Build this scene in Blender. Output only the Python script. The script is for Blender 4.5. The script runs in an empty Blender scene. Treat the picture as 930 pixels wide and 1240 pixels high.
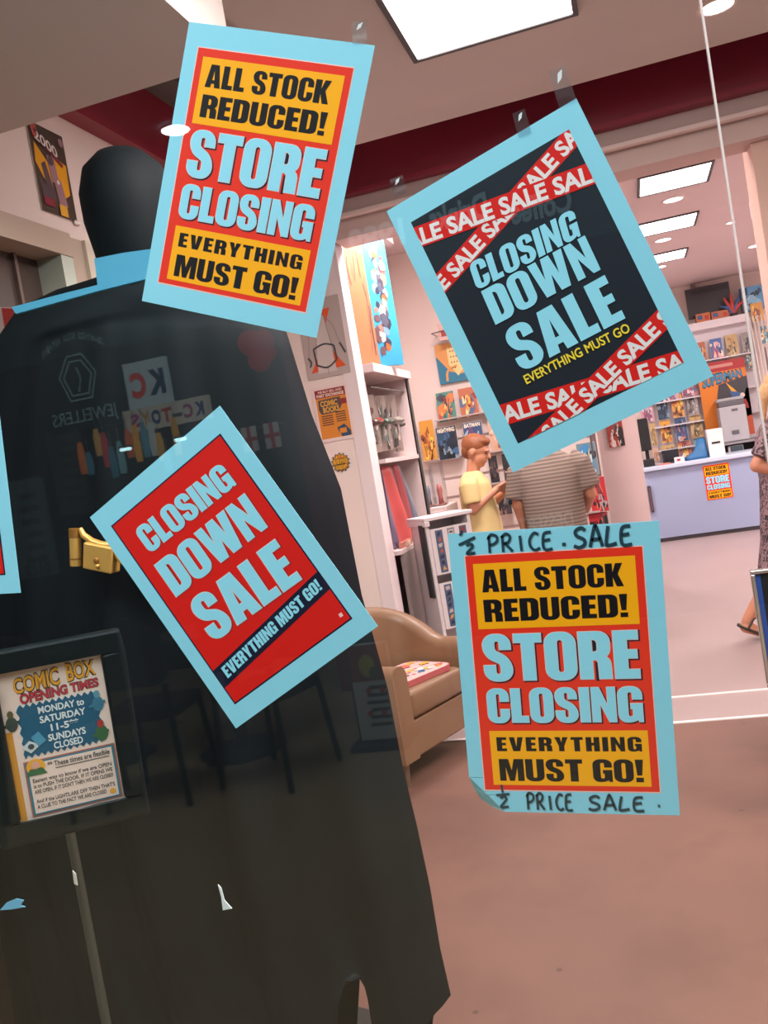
import bpy, bmesh, math, random
from math import sin, cos, pi, radians
from mathutils import Vector, Matrix, Euler
from mathutils.geometry import tessellate_polygon

# ------------------------------------------------------------------ camera, world, lights
SC = bpy.context.scene
COL = SC.collection
FPX, CAM_D, CAM_H = 1100.0, 1.30, 1.50
YAW, PIT, ROLL = radians(-16.1), radians(-2.81), radians(-9.6)
_f = Vector((sin(YAW)*cos(PIT), cos(YAW)*cos(PIT), sin(PIT)))
_r = Vector((cos(YAW), -sin(YAW), 0)); _u = _r.cross(_f)
CR = cos(ROLL)*_r + sin(ROLL)*_u; CU = -sin(ROLL)*_r + cos(ROLL)*_u
CC = Vector((0, -CAM_D, CAM_H))
cam = bpy.data.cameras.new('camera'); camo = bpy.data.objects.new('camera', cam); COL.objects.link(camo)
cam.sensor_fit = 'VERTICAL'; cam.sensor_height = 24.0; cam.lens = 24.0*FPX/1240.0; cam.clip_start = 0.02
mw = Matrix((CR, CU, -_f)).transposed().to_4x4(); mw.translation = CC
camo.matrix_world = mw
SC.camera = camo
w = bpy.data.worlds.new('world'); SC.world = w; w.use_nodes = True
w.node_tree.nodes['Background'].inputs[0].default_value = (.55, .6, .65, 1)
w.node_tree.nodes['Background'].inputs[1].default_value = 0.25
SC.view_settings.view_transform = 'Standard'; SC.view_settings.look = 'None'
SC.view_settings.exposure = 0.0; SC.view_settings.gamma = 1.0; SC.view_settings.use_curve_mapping = False
SC.cycles.max_bounces = 8; SC.cycles.transparent_max_bounces = 16; SC.cycles.use_denoising = True
SC.cycles.caustics_reflective = False; SC.cycles.caustics_refractive = False

def area(name, loc, rot, sx, sy, power, color):
    l = bpy.data.lights.new(name, 'AREA'); l.shape = 'RECTANGLE'; l.size = sx; l.size_y = sy
    l.energy = power; l.color = color
    o = bpy.data.objects.new(name, l); o.location = loc; o.rotation_euler = rot; COL.objects.link(o); return o
# unseen area lamps standing for the mall's ceiling lights, outside the shop overhead
area('mall_area_light', (-.9, -2.0, 4.05), (0, 0, 0), 3.2, 1.2, 130, (.93, 1, 1))
area('mall_area_light', (1.8, -2.6, 4.05), (0, 0, 0), 2.2, 1.2, 66, (.93, 1, 1))
area('mall_area_light', (-4.4, -1.9, 4.05), (0, 0, 0), 2.2, 1.2, 54, (.93, 1, 1))
area('mall_area_light', (-2.2, -1.5, 4.05), (0, 0, 0), 1.2, .9, 60, (.95, 1, .98))  # extra lamp added to brighten the mall floor as reflected in the glass
# unseen fill lamps added under the shop ceiling to brighten the room
PINK = (1, .90, .88)
area('shop_fill_light', (.9, 1.0, 3.04), (0, 0, 0), .6, .6, 95, (1, .90, .86))
area('shop_fill_light', (.12, .55, 3.04), (0, 0, 0), .6, .6, 80, (1, .91, .86))  # added to brighten the left wall and pillar
area('shop_fill_light', (-.9, 4.15, 3.16), (0, 0, 0), .6, .6, 85, PINK)
area('shop_fill_light', (1.9, 6.2, 3.16), (0, 0, 0), .6, .6, 95, PINK)
area('shop_fill_light', (2.2, 9.0, 3.16), (0, 0, 0), .6, .6, 95, PINK)
area('shop_fill_light', (-.9, 9.3, 3.16), (0, 0, 0), .6, .6, 70, PINK)

# ------------------------------------------------------------------ helpers
def ray(x, y): return _f + CR*((x-465)/FPX) - CU*((y-620)/FPX)
def at(x, y, Y): d = ray(x, y); return CC + d*((Y-CC.y)/d.y)
def atx(x, y, X): d = ray(x, y); return CC + d*((X-CC.x)/d.x)
def atz(x, y, Z): d = ray(x, y); return CC + d*((Z-CC.z)/d.z)
def vm(x, y, Y): p = at(x, y, Y); p.y = -p.y; return p          # a point of the mall seen in the glass

def lin(c): c /= 255.0; return c/12.92 if c <= .04045 else ((c+.055)/1.055)**2.4
MATS = {}
def M(hexc, rough=.55, metal=0.0, emit=0.0, noise=0.0, scale=8.0, bump=0.0, spec=.5, key=''):
    k = (hexc, rough, metal, emit, noise, scale, bump, spec, key)
    if k in MATS: return MATS[k]
    h = hexc.lstrip('#'); rgb = [lin(int(h[i:i+2], 16)) for i in (0, 2, 4)]
    m = bpy.data.materials.new('material_'+h); m.use_nodes = True; nt = m.node_tree
    b = nt.nodes['Principled BSDF']
    b.inputs['Base Color'].default_value = (*rgb, 1); b.inputs['Roughness'].default_value = rough
    b.inputs['Metallic'].default_value = metal; b.inputs['Specular IOR Level'].default_value = spec
    if emit:
        b.inputs['Emission Color'].default_value = (*rgb, 1); b.inputs['Emission Strength'].default_value = emit
    if noise or bump:
        tc = nt.nodes.new('ShaderNodeTexCoord'); nz = nt.nodes.new('ShaderNodeTexNoise')
        nz.inputs['Scale'].default_value = scale; nz.inputs['Detail'].default_value = 5
        nt.links.new(tc.outputs['Object'], nz.inputs['Vector'])
        if noise:
            mr = nt.nodes.new('ShaderNodeMapRange'); mr.inputs[1].default_value = .3; mr.inputs[2].default_value = .7
            mr.inputs[3].default_value = 1-noise; mr.inputs[4].default_value = 1+noise*.6
            mx = nt.nodes.new('ShaderNodeMix'); mx.data_type = 'RGBA'; mx.blend_type = 'MULTIPLY'; mx.inputs[0].default_value = 1
            mx.inputs[6].default_value = (*rgb, 1)
            nt.links.new(nz.outputs['Fac'], mr.inputs[0]); nt.links.new(mr.outputs[0], mx.inputs[7])
            nt.links.new(mx.outputs[2], b.inputs['Base Color'])
        if bump:
            bp = nt.nodes.new('ShaderNodeBump'); bp.inputs['Strength'].default_value = bump; bp.inputs['Distance'].default_value = .004
            nt.links.new(nz.outputs['Fac'], bp.inputs['Height']); nt.links.new(bp.outputs[0], b.inputs['Normal'])
    MATS[k] = m; return m

def glass_mat(name, base, gain, tint=(1, 1, 1), rough=0.0):
    m = bpy.data.materials.new(name); m.use_nodes = True; nt = m.node_tree; nt.nodes.clear()
    o = nt.nodes.new('ShaderNodeOutputMaterial'); t = nt.nodes.new('ShaderNodeBsdfTransparent'); g = nt.nodes.new('ShaderNodeBsdfGlossy')
    mx = nt.nodes.new('ShaderNodeMixShader'); lw = nt.nodes.new('ShaderNodeLayerWeight'); lw.inputs[0].default_value = .5
    pw = nt.nodes.new('ShaderNodeMath'); pw.operation = 'POWER'; pw.inputs[1].default_value = 4
    ma = nt.nodes.new('ShaderNodeMath'); ma.operation = 'MULTIPLY_ADD'; ma.inputs[1].default_value = gain; ma.inputs[2].default_value = base
    t.inputs[0].default_value = (*tint, 1); g.inputs['Roughness'].default_value = rough
    nt.links.new(lw.outputs['Facing'], pw.inputs[0]); nt.links.new(pw.outputs[0], ma.inputs[0]); nt.links.new(ma.outputs[0], mx.inputs[0])
    nt.links.new(t.outputs[0], mx.inputs[1]); nt.links.new(g.outputs[0], mx.inputs[2]); nt.links.new(mx.outputs[0], o.inputs[0])
    return m
GLASS = glass_mat('shop_glass', .034, .5)
CLEAR = glass_mat('clear_plastic', .07, .6, (.93, .95, .97), .08)
TAPE = glass_mat('clear_tape', .06, .4, (.9, .93, .95), .25)

class MB:
    def __init__(s): s.v, s.f, s.mi, s.mats, s.sm = [], [], [], [], []
    def idx(s, m):
        if m not in s.mats: s.mats.append(m)
        return s.mats.index(m)
    def add(s, vs, fs, m, X=None, smooth=False):
        b = len(s.v); i = s.idx(m)
        for p in vs:
            p = Vector(p); s.v.append(X @ p if X is not None else p)
        for f in fs: s.f.append([b+k for k in f]); s.mi.append(i); s.sm.append(smooth)
    def box(s, a, b, m, X=None):
        x0, y0, z0 = a; x1, y1, z1 = b
        vs = [(x0,y0,z0),(x1,y0,z0),(x1,y1,z0),(x0,y1,z0),(x0,y0,z1),(x1,y0,z1),(x1,y1,z1),(x0,y1,z1)]
        s.add(vs, [(3,2,1,0),(4,5,6,7),(0,1,5,4),(1,2,6,5),(2,3,7,6),(3,0,4,7)], m, X)
    def prism(s, poly, a, b, m, X=None, axis='z'):
        n = len(poly)
        def P(x, y, t): return {'z': (x, y, t), 'y': (x, t, y), 'x': (t, x, y)}[axis]
        vs = [P(x, y, a) for x, y in poly]+[P(x, y, b) for x, y in poly]
        s.add(vs, [list(range(n))[::-1], list(range(n, 2*n))]+[(i, (i+1) % n, n+(i+1) % n, n+i) for i in range(n)], m, X)
    def tube(s, pts, r, m, n=8, X=None, smooth=True):
        pts = [Vector(p) for p in pts]; rr = r if isinstance(r, (list, tuple)) else [r]*len(pts)
        vs, fs = [], []; up = None
        for i, p in enumerate(pts):
            t = (pts[min(i+1, len(pts)-1)]-pts[max(i-1, 0)]).normalized()
            if up is None: up = t.orthogonal().normalized()
            a = (up - t*up.dot(t)).normalized(); b = t.cross(a); up = a
            for k in range(n): vs.append(p+(a*cos(2*pi*k/n)+b*sin(2*pi*k/n))*rr[i])
        for i in range(len(pts)-1):
            for k in range(n): fs.append((i*n+k, i*n+(k+1) % n, (i+1)*n+(k+1) % n, (i+1)*n+k))
        s.add(vs, fs, m, X, smooth)
        s.add(vs[:n], [list(range(n))[::-1]], m, X); s.add(vs[-n:], [list(range(n))], m, X)
    def ell(s, c, rad, m, X=None, nu=20, nv=12, R=None):
        vs, fs = [], []; c = Vector(c)
        for j in range(nv+1):
            t = pi*j/nv
            for i in range(nu):
                p = Vector((rad[0]*sin(t)*cos(2*pi*i/nu), rad[1]*sin(t)*sin(2*pi*i/nu), rad[2]*cos(t)))
                vs.append(c+(R @ p if R is not None else p))
        for j in range(nv):
            for i in range(nu): fs.append((j*nu+i, (j+1)*nu+i, (j+1)*nu+(i+1) % nu, j*nu+(i+1) % nu))
        s.add(vs, fs, m, X, True)
    def loft(s, rings, m, n=24, p=2.0, X=None, cap=True):
        # rings: (cx, cy, cz, rx, ry) superellipse sections stacked along z
        vs, fs = [], []
        for (cx, cy, cz, rx, ry) in rings:
            for k in range(n):
                a = 2*pi*k/n; c, d = cos(a), sin(a)
                vs.append((cx+rx*math.copysign(abs(c)**(2/p), c), cy+ry*math.copysign(abs(d)**(2/p), d), cz))
        for i in range(len(rings)-1):
            for k in range(n): fs.append((i*n+k, i*n+(k+1) % n, (i+1)*n+(k+1) % n, (i+1)*n+k))
        if cap: fs += [list(range(n))[::-1], list(range((len(rings)-1)*n, len(rings)*n))]
        s.add(vs, fs, m, X, True)
    def build(s, name, parent=None, bevel=0, seg=2, smooth=False, subd=0, base=True):
        me = bpy.data.meshes.new(name)
        lo = Vector([min(p[i] for p in s.v) for i in range(3)]); hi = Vector([max(p[i] for p in s.v) for i in range(3)])
        if parent is None and base: off = Vector(((lo.x+hi.x)/2, (lo.y+hi.y)/2, lo.z)); inv = Matrix.Translation(-off)
        elif parent is not None:
            pm = parent.matrix_basis.copy(); q = parent.parent
            while q is not None: pm = q.matrix_basis @ pm; q = q.parent
            inv = pm.inverted()
        else: inv = Matrix.Identity(4)
        me.from_pydata([inv @ p for p in s.v], [], s.f)
        for m in s.mats: me.materials.append(m)
        for i, p in enumerate(me.polygons): p.material_index = s.mi[i]; p.use_smooth = s.sm[i] or smooth
        o = bpy.data.objects.new(name, me); COL.objects.link(o)
        if parent is None and base: o.location = off
        if parent is not None: o.parent = parent
        if bevel:
            bm = bmesh.new(); bm.from_mesh(me); bmesh.ops.remove_doubles(bm, verts=bm.verts, dist=1e-5); bm.to_mesh(me); bm.free()
            bv = o.modifiers.new('bevel', 'BEVEL'); bv.width = bevel; bv.segments = seg; bv.limit_method = 'ANGLE'; bv.angle_limit = radians(40)
        if subd: sd = o.modifiers.new('subd', 'SUBSURF'); sd.levels = subd; sd.render_levels = subd
        return o

def tag(o, label, cat, group=None):
    o['label'] = label; o['category'] = cat
    if group: o['group'] = group
    return o
def st(mb, name, **k):
    o = mb.build(name, **k); o['kind'] = 'structure'; return o
def thing(name, loc, label, cat, rz=0.0, group=None):
    o = bpy.data.objects.new(name, None); o.empty_display_size = .1; COL.objects.link(o)
    o.location = loc; o.rotation_euler = (0, 0, rz); return tag(o, label, cat, group)
def basis(ex, ey, origin):
    ex = Vector(ex).normalized(); ey = Vector(ey); ey = (ey-ex*ey.dot(ex)).normalized(); ez = ex.cross(ey)
    X = Matrix((ex, ey, ez)).transposed().to_4x4(); X.translation = Vector(origin); return X

# ------------------------------------------------------------------ lettering
def rpoly(pts, n=5):
    out = []; L = len(pts)
    for i, p in enumerate(pts):
        x, y = p[0], p[1]; r = p[2] if len(p) > 2 else 0
        if r <= 0: out.append((x, y)); continue
        P = Vector((x, y)); A = Vector(pts[i-1][:2])-P; B = Vector(pts[(i+1) % L][:2])-P
        ra = min(r, A.length*.5 if len(pts[i-1]) > 2 and pts[i-1][2] > 0 else A.length); rb = min(r, B.length*.5 if len(pts[(i+1) % L]) > 2 and pts[(i+1) % L][2] > 0 else B.length)
        a = P+A.normalized()*ra; b = P+B.normalized()*rb
        for k in range(n+1):
            t = k/n; s_ = t*pi/2
            # quarter super-ellipse towards the corner
            q = P + (a-P)*(1-sin(s_)) + (b-P)*(1-cos(s_)); out.append((q.x, q.y))
    return out
S_ = .25
def slot(W, s, b=.15): r = (W-2*s)/2; return [(s,b,r),(W-s,b,r),(W-s,1-b,r),(s,1-b,r)]
GL = {
 'A': (.64, [[(0,0),(.15,1),(.49,1),(.64,0),(.40,0),(.38,.17),(.26,.17),(.24,0)], [(.275,.33),(.365,.33),(.32,.74)]]),
 'L': (.44, [[(0,0),(.44,0),(.44,.19),(S_,.19),(S_,1),(0,1)]]),
 'I': (S_, [[(0,0),(S_,0),(S_,1),(0,1)]]),
 'T': (.54, [[(0,1),(.54,1),(.54,.81),(.395,.81),(.395,0),(.145,0),(.145,.81),(0,.81)]]),
 'E': (.46, [[(0,0),(.46,0),(.46,.19),(S_,.19),(S_,.42),(.43,.42),(.43,.60),(S_,.60),(S_,.81),(.46,.81),(.46,1),(0,1)]]),
 'F': (.45, [[(0,0),(S_,0),(S_,.41),(.42,.41),(.42,.60),(S_,.60),(S_,.81),(.45,.81),(.45,1),(0,1)]]),
 'O': (.60, [[(0,-.01,.24),(.60,-.01,.24),(.60,1.01,.24),(0,1.01,.24)], slot(.60,.24)]),
 'D': (.60, [[(0,0),(.60,0,.22),(.60,1,.22),(0,1)], [(S_,.17),(.35,.17,.09),(.35,.83,.09),(S_,.83)]]),
 'C': (.58, [[(.58,.62),(.58,1.01,.24),(0,1.01,.24),(0,-.01,.24),(.58,-.01,.24),(.58,.40),(.345,.40),(.345,.15,.055),(.24,.15,.055),(.24,.85,.055),(.345,.85,.055),(.345,.62)]]),
 'G': (.60, [[(.60,.64),(.60,1.01,.24),(0,1.01,.24),(0,-.01,.24),(.40,-.01,.16),(.48,.07),(.50,0),(.60,0),(.60,.53),(.31,.53),(.31,.37),(.36,.37),(.36,.15,.06),(.24,.15,.06),(.24,.85,.06),(.36,.85,.06),(.36,.64)]]),
 'S': (.57, [[(.56,.67),(.335,.67),(.335,.86,.05),(.235,.86,.05),(.235,.66,.05),(.57,.46,.22),(.57,-.01,.24),(0,-.01,.24),(0,.34),(.235,.34),(.235,.14,.05),(.335,.14,.05),(.335,.36,.05),(0,.53,.22),(0,1.01,.24),(.56,1.01,.24)]]),
 'U': (.60, [[(0,1),(0,-.01,.24),(.60,-.01,.24),(.60,1),(.36,1),(.36,.15,.06),(.24,.15,.06),(.24,1)]]),
 'R': (.60, [[(0,0),(0,1),(.59,1,.22),(.59,.50,.14),(.50,.47),(.59,.42,.10),(.60,0),(.36,0),(.35,.40,.06),(S_,.40),(S_,0)], [(S_,.57),(.35,.57,.06),(.35,.83,.08),(S_,.83)]]),
 'P': (.57, [[(0,0),(0,1),(.57,1,.22),(.57,.38,.22),(S_,.38),(S_,0)], [(S_,.55),(.34,.55,.08),(.34,.83,.08),(S_,.83)]]),
 'B': (.59, [[(0,0),(0,1),(.57,1,.2),(.57,.55,.14),(.50,.53),(.59,.48,.12),(.59,0,.2)], [(S_,.60),(.34,.60,.05),(.34,.83,.06),(S_,.83)], [(S_,.17),(.35,.17,.06),(.35,.44,.05),(S_,.44)]]),
 'K': (.62, [[(0,0),(0,1),(S_,1),(S_,.62),(.36,1),(.61,1),(.43,.54),(.62,0),(.37,0),(S_,.40),(S_,0)]]),
 'N': (.60, [[(0,0),(0,1),(.20,1),(.395,.46),(.395,1),(.60,1),(.60,0),(.415,0),(.205,.54),(.205,0)]]),
 'V': (.64, [[(0,1),(.25,1),(.32,.32),(.39,1),(.64,1),(.48,0),(.16,0)]]),
 'Y': (.60, [[(0,1),(.24,1),(.30,.63),(.36,1),(.60,1),(.42,.38),(.42,0),(.18,0),(.18,.38)]]),
 'H': (.60, [[(0,0),(0,1),(S_,1),(S_,.61),(.35,.61),(.35,1),(.60,1),(.60,0),(.35,0),(.35,.41),(S_,.41),(S_,0)]]),
 'M': (.80, [[(0,0),(0,1),(.31,1),(.40,.48),(.49,1),(.80,1),(.80,0),(.59,0),(.59,.62),(.48,0),(.32,0),(.21,.62),(.21,0)]]),
 'W': (.94, [[(0,1),(.23,1),(.28,.44),(.36,1),(.58,1),(.66,.44),(.71,1),(.94,1),(.80,0),(.55,0),(.47,.50),(.39,0),(.14,0)]]),
 'X': (.62, [[(0,0),(.18,.52),(.01,1),(.26,1),(.31,.76),(.37,1),(.61,1),(.44,.52),(.62,0),(.37,0),(.31,.27),(.25,0)]]),
 '!': (.25, [[(0,1),(.25,1),(.20,.30),(.05,.30)], [(.01,0),(.24,0),(.24,.20),(.01,.20)]]),
}
def fill(contours, offset=0.0):
    cu = bpy.data.curves.new('tmp', 'CURVE'); cu.dimensions = '2D'; cu.fill_mode = 'BOTH'; cu.offset = offset
    for c in contours:
        sp = cu.splines.new('POLY'); sp.points.add(len(c)-1)
        for i, (x, y) in enumerate(c): sp.points[i].co = (x, y, 0, 1)
        sp.use_cyclic_u = True
    o = bpy.data.objects.new('tmp', cu); me = o.to_mesh()
    vs = [(v.co.x, v.co.y) for v in me.vertices]; fs = [tuple(p.vertices) for p in me.polygons]
    o.to_mesh_clear(); bpy.data.objects.remove(o); bpy.data.curves.remove(cu); return vs, fs
_gc = {}
def glyphs(text, offset=0.0, gap=.055, space=.26, shear=0.0):
    key = (text, offset, gap, shear)
    if key in _gc: return _gc[key]
    V, F, x = [], [], 0.0
    for ch in text:
        if ch == ' ': x += space; continue
        W, cs = GL[ch]; b = len(V)
        vs, fs = fill([rpoly(c) for c in cs], offset)
        V += [(vx+x+shear*vy, vy) for vx, vy in vs]; F += [tuple(b+i for i in f) for f in fs]; x += W+gap
    _gc[key] = (V, F, x-gap); return _gc[key]
def btext(text, bold=.0, spacing=1.0):
    key = (text, bold, spacing, 'b')
    if key in _gc: return _gc[key]
    cu = bpy.data.curves.new('tmp', 'FONT'); cu.body = text; cu.offset = bold; cu.size = 1.4; cu.resolution_u = 3; cu.space_character = spacing
    o = bpy.data.objects.new('tmp', cu); me = o.to_mesh()
    vs = [(v.co.x, v.co.y) for v in me.vertices]; fs = [tuple(p.vertices) for p in me.polygons]
    o.to_mesh_clear(); bpy.data.objects.remove(o); bpy.data.curves.remove(cu)
    xs = [v[0] for v in vs] or [0, 1]; x0 = min(xs)
    _gc[key] = ([(x-x0, y) for x, y in vs], fs, max(xs)-x0); return _gc[key]

def clip(poly, x0, x1, y0, y1):
    for ax, lim, sg in ((0, x0, 1), (0, x1, -1), (1, y0, 1), (1, y1, -1)):
        out = []
        for i in range(len(poly)):
            a, b = poly[i-1], poly[i]; ia, ib = (a[ax]-lim)*sg >= 0, (b[ax]-lim)*sg >= 0
            if ia != ib:
                t = (lim-a[ax])/(b[ax]-a[ax]); out.append((a[0]+(b[0]-a[0])*t, a[1]+(b[1]-a[1])*t))
            if ib: out.append(b)
        poly = out
        if len(poly) < 3: return []
    return poly
class Sheet:
    """flat printed matter: local x right, y up, z towards the reader; layers lie a fraction of a millimetre apart"""
    def __init__(s, mb, X, step=.00022, scale=.001): s.mb, s.X, s.step, s.k = mb, X, step, scale; s.bend = None; s.win = None
    def P(s, x, y, l):
        z = l*s.step
        if s.bend: x, y, z = s.bend(x, y, z)
        return (x*s.k, y*s.k, z)
    def poly(s, pts, m, l=1):
        if s.win:
            tri = tessellate_polygon([[Vector((x, y, 0)) for x, y in pts]])
            for t in tri:
                q = clip([pts[i] for i in t], *s.win)
                if q: s.mb.add([s.P(x, y, l) for x, y in q], [list(range(len(q)))], m, s.X)
            return
        s.mb.add([s.P(x, y, l) for x, y in pts], [list(range(len(pts)))], m, s.X)
    def rect(s, x0, y0, x1, y1, m, l=1): s.poly([(x0,y0),(x1,y0),(x1,y1),(x0,y1)], m, l)
    def raw(s, V, F, m, l):
        if s.win:
            for f in F: 
                q = clip([V[i] for i in f], *s.win)
                if q: s.mb.add([s.P(x, y, l) for x, y in q], [list(range(len(q)))], m, s.X)
        else: s.mb.add([s.P(x, y, l) for x, y in V], F, m, s.X)
    def text(s, t, x0, y0, x1, y1, m, l=2, off=0.0, dx=0, dy=0, quad=None, font='g', bold=.03, shear=0.0, rot=None, gap=.055):
        V, F, W = glyphs(t, off, gap, .26, shear) if font == 'g' else btext(t, bold+off)
        def mp(p):
            u, v = p[0]/W, p[1]
            if quad:   # bottom-left, bottom-right, top-right, top-left
                a, b, c, d = quad
                return tuple((a[i]*(1-u)+b[i]*u)*(1-v)+(d[i]*(1-u)+c[i]*u)*v+(dx, dy)[i] for i in (0, 1))
            return (x0+(x1-x0)*u+dx, y0+(y1-y0)*v+dy)
        s.raw([mp(p) for p in V], F, m, l)
    def stroke(s, pts, wd, m, l=2):
        pts = [Vector(p) for p in pts]; L, R_ = [], []
        for i, p in enumerate(pts):
            t = (pts[min(i+1, len(pts)-1)]-pts[max(i-1, 0)]).normalized(); n = Vector((-t.y, t.x))*wd/2
            L.append(p+n); R_.append(p-n)
        for i in range(len(pts)-1):
            s.poly([tuple(L[i]), tuple(R_[i]), tuple(R_[i+1]), tuple(L[i+1])], m, l)
    def disc(s, cx, cy, rx, ry, m, l=2, n=20): s.poly([(cx+rx*cos(2*pi*i/n), cy+ry*sin(2*pi*i/n)) for i in range(n)], m, l)
def smooth_pts(pts, n=5):
    out = []; P = [Vector(p) for p in pts]
    for i in range(len(P)-1):
        a, b, c, d = P[max(i-1, 0)], P[i], P[i+1], P[min(i+2, len(P)-1)]
        for k in range(n):
            t = k/n; out.append(tuple(.5*((2*b)+(c-a)*t+(2*a-5*b+4*c-d)*t*t+(3*b-a-3*c+d)*t**3)))
    out.append(tuple(P[-1])); return out
def paper(mb, X, w, h, m, th=.0006, k=.001, nx=1, ny=1, bend=None):
    """a sheet of paper with real thickness, front face at local z = 0"""
    vs, fs = [], []
    for z in (0, -th):
        for j in range(ny+1):
            for i in range(nx+1):
                x, y, zz = -w/2+w*i/nx, -h/2+h*j/ny, z
                if bend: x, y, zz = bend(x, y, zz)
                vs.append((x*k, y*k, zz))
    N = (nx+1)*(ny+1)
    for j in range(ny):
        for i in range(nx):
            a = j*(nx+1)+i; fs.append((a, a+1, a+nx+2, a+nx+1)); fs.append((N+a+nx+1, N+a+nx+2, N+a+1, N+a))
    per = [i for i in range(nx+1)]+[j*(nx+1)+nx for j in range(1, ny+1)]+[ny*(nx+1)+i for i in range(nx-1, -1, -1)]+[j*(nx+1) for j in range(ny-1, 0, -1)]
    for i in range(len(per)): a, b = per[i], per[(i+1) % len(per)]; fs.append((b, a, N+a, N+b))
    mb.add(vs, fs, m, X)

# colours of print
PAPER = M('#8ad6ee', .7, key='paper'); RED = M('#ea3018', .65, spec=.25); RED2 = M('#d81810', .65, spec=.25); YEL = M('#ffb004', .65, spec=.25); INK = M('#0e0c14', .6, spec=.2)
NAVY = M('#141e2a', .6, spec=.25); NAVY2 = M('#0c1430', .6, spec=.25); RIM = M('#f6c9c4', .5); PEN = M('#123a4a', .5); YEL2 = M('#f4d838', .5); LBL = M('#90dcf4', .65)
WHITE = M('#e8e2e4', .6); BLACK = M('#101114', .5)

# ------------------------------------------------------------------ the room
XL, YP = -1.85, 3.6
WALLM = M('#e8d8d2', .75, noise=.04, scale=3); CEILM = M('#d2c8c4', .8, noise=.03, scale=2); CEILR = M('#e0cccc', .8, noise=.03, scale=2)
MAROON = M('#8c1030', .45, noise=.1, scale=3); GREYD = M('#6a6462', .8); BULK = M('#cdb6b2', .7, noise=.03)
def floor_mat():
    m = M('#6e4b40', .55, noise=.16, scale=1.6, bump=.35, key='floor'); nt = m.node_tree; b = nt.nodes['Principled BSDF']
    src = b.inputs['Base Color'].links[0].from_socket
    tc = nt.nodes.new('ShaderNodeTexCoord'); v = nt.nodes.new('ShaderNodeTexNoise'); v.inputs['Scale'].default_value = 4; v.inputs['Detail'].default_value = 10
    cr = nt.nodes.new('ShaderNodeValToRGB'); cr.color_ramp.elements[0].position = .30; cr.color_ramp.elements[0].color = (.74, .72, .70, 1)
    cr.color_ramp.elements[1].position = .52; cr.color_ramp.elements[1].color = (1, 1, 1, 1)
    vo = nt.nodes.new('ShaderNodeTexVoronoi'); vo.inputs['Scale'].default_value = 5.0
    c2 = nt.nodes.new('ShaderNodeValToRGB'); c2.color_ramp.elements[0].position = .03; c2.color_ramp.elements[0].color = (.25, .2, .18, 1)
    c2.color_ramp.elements[1].position = .06; c2.color_ramp.elements[1].color = (1, 1, 1, 1)
    m1 = nt.nodes.new('ShaderNodeMix'); m1.data_type = 'RGBA'; m1.blend_type = 'MULTIPLY'; m1.inputs[0].default_value = .7
    m2 = nt.nodes.new('ShaderNodeMix'); m2.data_type = 'RGBA'; m2.blend_type = 'MULTIPLY'; m2.inputs[0].default_value = .8
    nt.links.new(tc.outputs['Object'], v.inputs['Vector']); nt.links.new(tc.outputs['Object'], vo.inputs['Vector'])
    nt.links.new(v.outputs['Fac'], cr.inputs[0]); nt.links.new(vo.outputs['Distance'], c2.inputs[0])
    nt.links.new(src, m1.inputs[6]); nt.links.new(cr.outputs[0], m1.inputs[7]); nt.links.new(m1.outputs[2], m2.inputs[6]); nt.links.new(c2.outputs[0], m2.inputs[7])
    nt.links.new(m2.outputs[2], b.inputs['Base Color']); return m
FLOORM = floor_mat(); FLOORR = M('#a08c8a', .45, noise=.06, scale=1.5, bump=.05)
b = MB(); b.box((XL-.1, 0.02, -.1), (3.2, 3.33, 0), FLOORM); st(b, 'floor')
b = MB(); b.box((XL-.1, 3.33, -.1), (3.6, 12.2, 0), FLOORR); st(b, 'floor_rear')
for yy in (3.33, 3.765):
    b = MB(); b.box((XL, yy-.012, 0), (3.2, yy+.012, .006), M('#f2e6e2', .3)); st(b, 'trim_%d' % (1 if yy < 3.5 else 2))
# left wall with its door opening
dl, dr, dt = .10, 2.02, 2.495            # y range and top of the opening
b = MB()
b.box((XL-.12, 0.0, 0), (XL, dl, 3.5), WALLM); b.box((XL-.12, dl, dt), (XL, dr, 3.5), WALLM)
b.box((XL-.12, dr, 0), (XL, 12.1, 3.5), WALLM); st(b, 'wall_left')
FRM = M('#b9a898', .5); FRL = M('#d8cfbf', .5)
b = MB()
b.box((XL-.13, 1.53, 0), (XL+.03, 1.60, dt-.05), M('#c0ccc0', .5)); b.box((XL-.13, dl, dt-.075), (XL+.035, 1.60, dt+.01), FRM); b.box((XL-.13, 1.60, 0), (XL+.03, 1.675, dt), FRM)
b.box((XL-.13, 1.675, 0), (XL+.045, 1.725, dt), FRL); b.box((XL-.13, 1.735, 0), (XL+.045, 1.79, dt), FRL); b.box((XL-.13, 1.79, dt-.05), (XL+.045, dr, dt), FRL); b.box((XL-.13, 1.95, 0), (XL+.045, dr, dt-.05), FRL)
st(b, 'door_1')
b = MB(); b.box((XL-.10, dl, 0), (XL-.07, 1.53, dt-.075), M('#4d3f3a', .35, noise=.12, scale=2)); b.box((XL-.07, 1.385, 0), (XL-.055, 1.40, dt-.075), M('#6b5a54', .4)); b.box((XL-.10, 1.79, 0), (XL-.08, 1.95, dt-.05), M('#38302c', .4)); st(b, 'door_1_leaf')
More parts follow.
